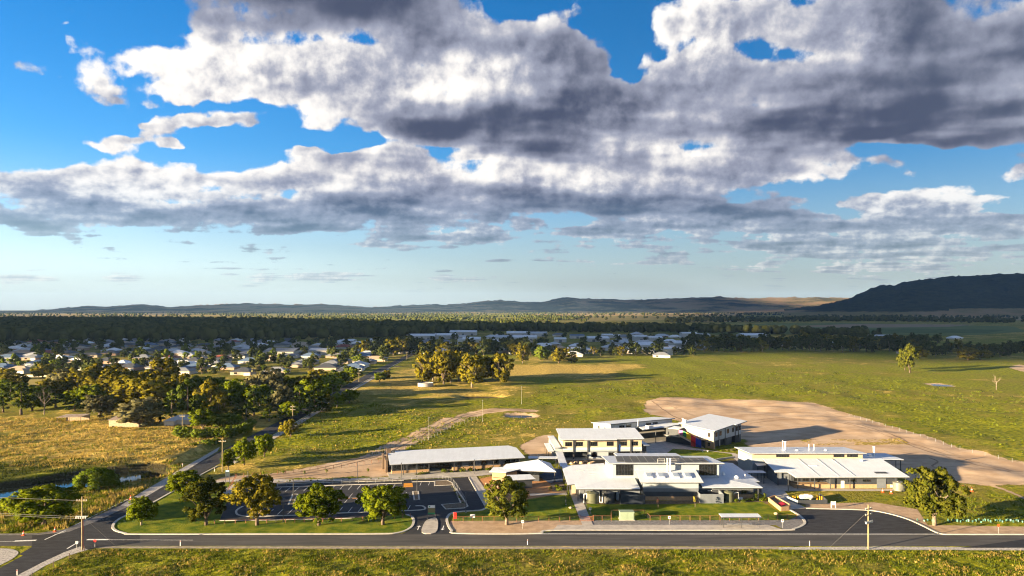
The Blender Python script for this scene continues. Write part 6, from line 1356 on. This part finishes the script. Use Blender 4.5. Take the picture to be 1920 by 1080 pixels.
x, y = g(1097, 943); pipes('white looped pipe left of the olive tank', [(-.3, 0, 0), (-.3, 0, 2.3), (.5, 0, 2.4), (.5, 0, .9)], (x, y, .05)); x, y = g(1127, 944); pipes('white looped pipe between the two front tanks', [(-.35, 0, 1.9), (-.35, 0, .3), (.35, 0, .25), (.35, 0, 2.0)], (x, y, .05)); x, y = g(1380, 941); pipes('white arched pipe right of the tall olive tank', [(-.6, 0, 0), (-.6, 0, 2.3), (.7, .3, 2.4), (.7, .3, 0)], (x, y, .05))
x, y = g(1159, 938.5); tag(MB().box(-.45, .45, 0, .6, 0, 2.1).box(-.5, .5, -.05, .65, 2.1, 2.18).build('white_cabinet', M_WSTEEL, loc=(x, y, .05)), 'white upright cabinet beside the charcoal tank', 'cabinet')
def enclosure(px0, px1, py, d, h, label, m):
    x0, y = g(px0, py); x1, _ = g(px1, py); o = thing('enclosure', label, 'enclosure', (x0, y, 0)); w = x1 - x0; n = max(2, round(w / 1.5))
    for i in range(n): part(o, 'panel', MB().box(w * i / n + .01, w * (i + 1) / n - .01, 0, .08, .02, h), m)
    part(o, 'panel', MB().box(0, .08, .09, d, .02, h), m); part(o, 'panel', MB().box(w - .08, w, .09, d, .02, h), m)
    for i in range(3): part(o, 'plant_unit', MB().box(w * (i + .25) / 3.2, w * (i + .25) / 3.2 + 1.1, .8, 1.7, .1, h * .8), M_GALV)
enclosure(1164, 1210, 945.5, 5, 2.5, 'dark navy panelled plant enclosure right of the charcoal tank', mat('navy_panel', (0.022, 0.028, 0.042), .5)); enclosure(1313, 1357, 944, 4.5, 2.5, 'grey panelled plant enclosure at the right of the hall front', M_MGREY)
x, y = g(1389, 938.5); tag(MB().box(-.55, .55, 0, .7, .1, .75).build('air_unit', M_WSTEEL, loc=(x, y, .04)), 'white air conditioning unit at the right end of the hall', 'air unit')
# gas tank in its yard
lx, ly = g(1515, 941); o = thing('gas_tank', 'white horizontal gas tank in the low grey yard', 'gas tank', (lx, ly + 1.2, .1)); body = MB(); prof = [(-1.95, .05), (-1.85, .32), (-1.6, .52), (-1.2, .58), (1.2, .58), (1.6, .52), (1.85, .32), (1.95, .05)]; n = 16; vs = []; fs = []
for xx, rr in prof:
    for i in range(n): a = 2 * math.pi * i / n; vs.append((xx, rr * math.cos(a), .95 + rr * math.sin(a)))
for k in range(len(prof) - 1):
    for i in range(n): fs.append((k * n + i, (k + 1) * n + i, (k + 1) * n + (i + 1) % n, k * n + (i + 1) % n))
body.add(vs, fs); part(o, 'vessel', body, M_WSTEEL, smooth=True); part(o, 'valve_box', MB().box(-.5, .5, -.2, .2, 1.5, 1.66), M_WSTEEL)
for xx in (-1.1, 1.1): part(o, 'foot', MB().box(xx - .12, xx + .12, -.4, .4, 0, .5), M_GALV)
part(o, 'red_mark', MB().tube((-.55, -.575, 1.0), (-.55, -.60, 1.0), .16, n=12), M_RED); part(o, 'grey_mark', MB().box(-.2, .75, -.6, -.575, .93, 1.07), M_MGREY)
o = thing('gas_yard_wall', 'low charcoal wall round the gas tank', 'wall'); yd = gs((1496, 946), (1551, 945), (1536, 932), (1500, 932))
for a, b in ((0, 1), (1, 2)): m_ = MB(); strip(m_, [yd[a], yd[b]], .2, 0, 1.15); part(o, 'wall', m_, M_CHAR)
m_ = MB(); strip(m_, [yd[0], g(1476, 938)], .2, 0, 1.1); part(o, 'wall', m_, M_LGREY)
bl_ = MB().tube((0, 0, 0), (0, 0, 1.2), .13, n=10).mesh('body', M_YEL); cp_ = MB().lathe([(.13, 1.2), (.08, 1.28)], 0, 0, 10).mesh('cap', M_YEL)
for i, (px, py) in enumerate([(1487, 938.5), (1491, 940), (1496, 938.5), (1532, 938), (1537, 939), (1541, 939.5)]):
    x, y = g(px, py); o = thing('bollard', 'yellow bollard %s the gas tank, %s of that side' % ('left of' if i < 3 else 'right of', ('nearest the path', 'middle', 'closest to the tank', 'closest to the tank', 'middle', 'farthest right')[i]), 'bollard', (x, y, 0), 0, 'bollards round the gas tank'); linkmesh('body', bl_, o); linkmesh('cap', cp_, o)
# brick planter
o = thing('brick_planter', 'wedge shaped tan brick planter with red flowers beside the right path', 'planter'); pl = gs((1441, 940), (1452, 936), (1481, 953), (1479, 957), (1464, 958.5))
for i, (a, b) in enumerate(((0, 4), (4, 3), (2, 1), (3, 2), (1, 0))): m_ = MB(); strip(m_, [pl[a], pl[b]], .25, 0, 1.1); part(o, 'wall', m_, M_BRICK)
part(o, 'soil', MB().prism(inset(pl, .93), .2, .8), M_MULCH)
part(o, 'red_flowers', MB().prism(inset([pl[2], pl[4], ((pl[0][0] + pl[4][0]) / 2, (pl[0][1] + pl[4][1]) / 2), ((pl[1][0] + pl[2][0]) / 2, (pl[1][1] + pl[2][1]) / 2)], .5), .75, 1.0), mat('red_flower', (0.50, 0.015, 0.05), .8, var=.3, vscale=4, bump=.1, bscale=6))
# tree guards along the right verge
tgm = MB().add([(-.2, -.15, 0), (.2, -.15, 0), (0, .2, 0), (-.22, -.17, .6), (.22, -.17, .6), (0, .22, .6)], [(0, 1, 4, 3), (1, 2, 5, 4), (2, 0, 3, 5)]).mesh('tree_guard', M_TEAL)
tg = [(1722 + i * 9 + rnd.uniform(-2, 2), 978 + rnd.uniform(-1.5, 2)) for i in range(4)] + [(1776 + i * 5.2 + rnd.uniform(-2, 2), 978 + rnd.uniform(-2, 2.2)) for i in range(28)]
for i, (px, py) in enumerate(sorted(tg)):
    x, y = g(px, py); o = linkmesh('tree_guard', tgm, None, (x, y, 0), rnd.uniform(0, 6), (.8, .8, rnd.uniform(.6, 1.0))); tag(o, 'pale teal plastic tree guard on the right verge, %s from the left' % nth(i + 1), 'tree guard', 'tree guards on the right verge')
# boulders
def rock(px, py, r, label, m, sd):
    bm = bmesh.new(); bmesh.ops.create_icosphere(bm, subdivisions=2, radius=r); off = Vector((sd * 3.1, sd, 0))
    for v in bm.verts: v.co = v.co * (1 + .35 * mnoise.noise(v.co / r * 1.3 + off)); v.co.z *= .6
    me = bpy.data.meshes.new('boulder'); bm.to_mesh(me); bm.free(); me.materials.append(m); x, y = g(px, py); o = linkmesh('boulder', me, None, (x, y, r * .3)); tag(o, label, 'boulder', 'garden boulders')
M_SAND = mat('sandstone', (0.46, 0.36, 0.24), .9, col2=(0.36, 0.24, 0.14), vscale=1.5)
rock(1455, 964.5, .55, 'pale sandstone boulder on the lawn near the brick planter', M_SAND, 1); rock(1070, 953, .5, 'pale boulder on the lawn beside the hall path', M_SAND, 2)
for i, (px, py) in enumerate([(912, 908), (918, 912), (926, 910), (933, 914), (921, 905)]): rock(px, py, .45, 'orange boulder in the bark garden, %s from the left' % nth(sorted([912, 918, 926, 933, 921]).index(px) + 1), M_SAND, 5 + i)
for i, (px, py) in enumerate([(1072, 870), (1080, 868), (1090, 869), (1098, 867), (1106, 870), (1112, 868)]): rock(px, py, .8, 'sandstone block in the courtyard behind the hall, %s from the left' % nth(i + 1), M_SAND, 12 + i)
# lawn seats
for i, (px, py, w_) in enumerate([(1311, 845, 2.4), (1322, 847, 2.4), (1250, 843, 1.8), (1262, 842, 1.8), (1284, 842.6, 2.0)]):
    x, y = g(px, py); o = thing('concrete_bench', 'pale concrete seat on the north lawn, %s from the left' % nth(sorted([1311, 1322, 1250, 1262, 1284]).index(px) + 1), 'seat', (x, y, 0), -.15, 'concrete seats on the north lawn'); part(o, 'seat', MB().box(-w_ / 2, w_ / 2, -.25, .25, .36, .48), M_KERB); part(o, 'leg', MB().box(-w_ / 2 + .2, -w_ / 2 + .5, -.22, .22, 0, .36), M_KERB); part(o, 'leg', MB().box(w_ / 2 - .5, w_ / 2 - .2, -.22, .22, 0, .36), M_KERB)
m_ = MB(); strip(m_, gs((1330, 866), (1352, 862), (1378, 858.5)), .3, 0, .6); tag(m_.build('retaining_wall', M_KERB), 'low pale retaining wall at the edge of the north lawn', 'wall')
# ================================================================ rough grass that nobody could count
def blades(name, pts, hmin, hmax, wmin, wmax, nb, m, label, seed, lean=.35):
    r = np.random.RandomState(seed); P = np.repeat(np.array(pts), nb, axis=0); n = len(P)
    P = P + r.normal(size=(n, 2)) * wmax * 1.3; z = ground_height(P[:, 0], P[:, 1])
    a = r.uniform(0, 2 * np.pi, n); w = r.uniform(wmin, wmax, n); h = r.uniform(hmin, hmax, n); la = r.uniform(0, 2 * np.pi, n); ll = h * r.uniform(0, lean, n)
    b0 = np.stack([P[:, 0] - np.cos(a) * w, P[:, 1] - np.sin(a) * w, z - .03], -1); b1 = np.stack([P[:, 0] + np.cos(a) * w, P[:, 1] + np.sin(a) * w, z - .03], -1)
    tp = np.stack([P[:, 0] + np.cos(la) * ll, P[:, 1] + np.sin(la) * ll, z + h], -1)
    V = np.stack([b0, b1, tp], 1).reshape(-1, 3); F_ = np.arange(3 * n).reshape(-1, 3)
    me = bpy.data.meshes.new(name); me.vertices.add(len(V)); me.vertices.foreach_set('co', V.ravel()); me.loops.add(F_.size); me.loops.foreach_set('vertex_index', F_.ravel().astype(np.int32)); me.polygons.add(n)
    me.polygons.foreach_set('loop_start', np.arange(0, F_.size, 3, dtype=np.int32)); me.update(calc_edges=True); me.materials.append(m)
    o = bpy.data.objects.new(name, me); COL.objects.link(o); return tag(o, label, 'grass', kind='stuff')
def field(poly, dens, seed, thr=None, sc=12, lo=True):
    """random points in a world polygon, kept where a patchy field is above thr"""
    r = np.random.RandomState(seed); xs = [p[0] for p in poly]; ys = [p[1] for p in poly]; n = int((max(xs) - min(xs)) * (max(ys) - min(ys)) * dens)
    X = r.uniform(min(xs), max(xs), n); Y = r.uniform(min(ys), max(ys), n); ok = sdf_poly(X, Y, poly) > 0
    if thr is not None: ok &= (fbm(X, Y, sc, seed % 100, 3) + r.normal(size=n) * .12) > thr
    return np.stack([X[ok], Y[ok]], -1)
M_GG = leaf_mat('rank_grass', (0.060, 0.085, 0.006), (0.165, 0.180, 0.014), .3, .35, 0); M_GD = leaf_mat('dry_grass', (0.21, 0.155, 0.036), (0.42, 0.30, 0.085), .3, .3, 0); M_GK = leaf_mat('dark_weeds', (0.030, 0.042, 0.008), (0.065, 0.075, 0.014), .25, .4, 0)
fore = [(-84, 116)] + gs((60, 1085), (160, 1031), (700, 1031), (1460, 1031), (1930, 1033)) + [(120, 112)]
blades('grass', field(fore, 4.2, 101, -.1, 9), .14, .42, .035, .09, 4, M_GG, 'rank green grass of the paddock this side of the road', 1)
blades('grass', field(fore, 2.2, 102, .14, 11), .16, .5, .035, .085, 4, M_GD, 'dry golden grass of the paddock this side of the road', 2)
blades('weeds', field(fore, 2.0, 103, .12, 8), .12, .35, .06, .16, 4, M_GK, 'dark weeds in the paddock this side of the road', 3)
leftf = [(-260, 222), (-140, 226), (-118, 232), (-110, 300), (-120, 335), (-260, 335)]
blades('grass', field(leftf, 1.0, 104, -.35, 16), .3, .75, .07, .2, 3, M_GD, 'tall golden grass of the left paddock', 4); blades('grass', field(leftf, .35, 105, .2, 14), .3, .7, .07, .22, 3, M_GG, 'green tufts in the golden left paddock', 5)
flat = gs((-40, 1000), (60, 999), (120, 992), (225, 946), (300, 900), (345, 872), (330, 868), (240, 885), (150, 925), (60, 940), (-40, 950))
blades('grass', field(flat, 2.2, 106, -.05, 9), .3, .95, .06, .16, 3, M_GG, 'rank green grass between the creek and the road', 6); blades('grass', field(flat, 2.0, 107, .05, 10), .4, 1.1, .06, .15, 3, M_GD, 'tall dry grass between the creek and the road', 7)
bankf = [(-200, 196), (-150, 208), (-138, 214), (-124, 226), (-120, 236), (-150, 236), (-200, 220)]
blades('weeds', field(bankf, 1.2, 108, -.2, 12), .3, .9, .08, .22, 3, M_GK, 'dark weeds on the far creek bank', 8)
mid_f = [(-95, 240), (-60, 245), (-30, 262), (10, 300), (15, 330), (-30, 340), (-90, 400), (-98, 380)]
blades('grass', field(mid_f, .45, 109, 0.0, 14), .25, .7, .08, .25, 3, M_GG, 'lush tufts below the side street', 9); blades('grass', field(mid_f, .16, 110, .2, 16), .3, .7, .08, .22, 3, M_GD, 'dry tufts below the side street', 10)
rgt = gs((1000, 770), (1180, 745), (1230, 735), (1560, 745), (1640, 780), (1930, 858), (1930, 740), (1500, 690), (1000, 730))
blades('grass', field(rgt, .04, 111, .1, 30), .35, .9, .20, .55, 3, M_GG, 'coarse tussocks over the green field', 11); blades('weeds', field(rgt, .05, 112, .25, 26), .3, .8, .25, .6, 3, M_GK, 'dark weedy patches over the green field', 12)
mide = gs((830, 835), (900, 795), (985, 782), (1120, 782), (1100, 800), (1020, 815), (960, 838)); blades('grass', field(mide, .22, 113, .1, 12), .2, .5, .07, .2, 3, M_GD, 'short dry grass behind the office block', 13)
rv = gs((1720, 925), (1930, 930), (1930, 980), (1770, 980)); blades('grass', field(rv, 1.5, 114, -.1, 8), .2, .5, .05, .14, 3, M_GG, 'green grass around the right-hand gum', 14)

# ================================================================ unseen clouds added up-sun to shade town, river woods, mountain and hills
def shade_cloud_bank(poly, alt, seed, cell, thick, gap=.30):
    """an added, unseen bank of cloud above the given plan outline"""
    pts = fill(None, int(abs(sum(poly[i][0] * poly[(i + 1) % len(poly)][1] - poly[(i + 1) % len(poly)][0] * poly[i][1] for i in range(len(poly)))) / 2 / (cell * cell * gap)), seed, None, poly)
    V = []; Fc = []; o = 0; r = np.random.RandomState(seed)
    for k, (x, y) in enumerate(pts):
        co, fc = LUMPS[k % len(LUMPS)]; w = cell * r.uniform(.6, 1.0); V.append(co * np.array([w, w, thick * r.uniform(.6, 1)]) + np.array([x, y, alt])); Fc.append(fc + o); o += len(co)
    me = bpy.data.meshes.new('shade_cloud'); me.from_pydata(np.concatenate(V).tolist(), [], np.concatenate(Fc).tolist()); me.update(); me.polygons.foreach_set('use_smooth', [True] * len(me.polygons))
    me.materials.append(mat('shade_cloud_white', (0.8, 0.8, 0.8), 1.0)); ob = bpy.data.objects.new('shade_cloud', me); COL.objects.link(ob); return tag(ob, kind='structure')
def upsun(poly, alt):
    k = alt / math.tan(SUN_EL); return [(p[0] + math.cos(SUN_AZ) * k, p[1] + math.sin(SUN_AZ) * k) for p in poly]
shade_cloud_bank(upsun([(-2600, 1000), (-900, 800), (-480, 790), (-120, 810), (20, 860), (340, 860), (480, 770), (1100, 740), (2400, 1300), (2600, 2300), (1500, 2250), (500, 1850), (-300, 1900), (-1200, 3100), (-2600, 3100)], 520), 520, 3, 95, 20, .66)
shade_cloud_bank(upsun([(700, 2300), (2600, 2300), (4200, 3200), (7600, 4600), (9500, 8500), (5200, 9200), (2300, 7000), (900, 3800)], 2600), 2600, 4, 420, 90)
shade_cloud_bank(upsun([(-9500, 7600), (-4200, 7400), (-1500, 7000), (-900, 8800), (1500, 7800), (3500, 8200), (4500, 12500), (-2000, 11000), (-9000, 11200)], 3400), 3400, 5, 520, 100)
# ================================================================ the air between camera and hills
hm = bpy.data.materials.new('air'); hm.use_nodes = True; ht = hm.node_tree; ht.nodes.clear()
pv = ht.nodes.new('ShaderNodeVolumePrincipled'); pv.inputs['Color'].default_value = (0.36, 0.60, 1.0, 1); pv.inputs['Density'].default_value = 2.4e-5; pv.inputs['Anisotropy'].default_value = 0.0
ho = ht.nodes.new('ShaderNodeOutputMaterial'); ht.links.new(pv.outputs[0], ho.inputs['Volume'])
hz_ = MB().box(-19500, 19500, -9500, 19500, -8, 470).build('haze', hm); tag(hz_, 'thin blue evening haze over the valley', 'haze', kind='stuff')
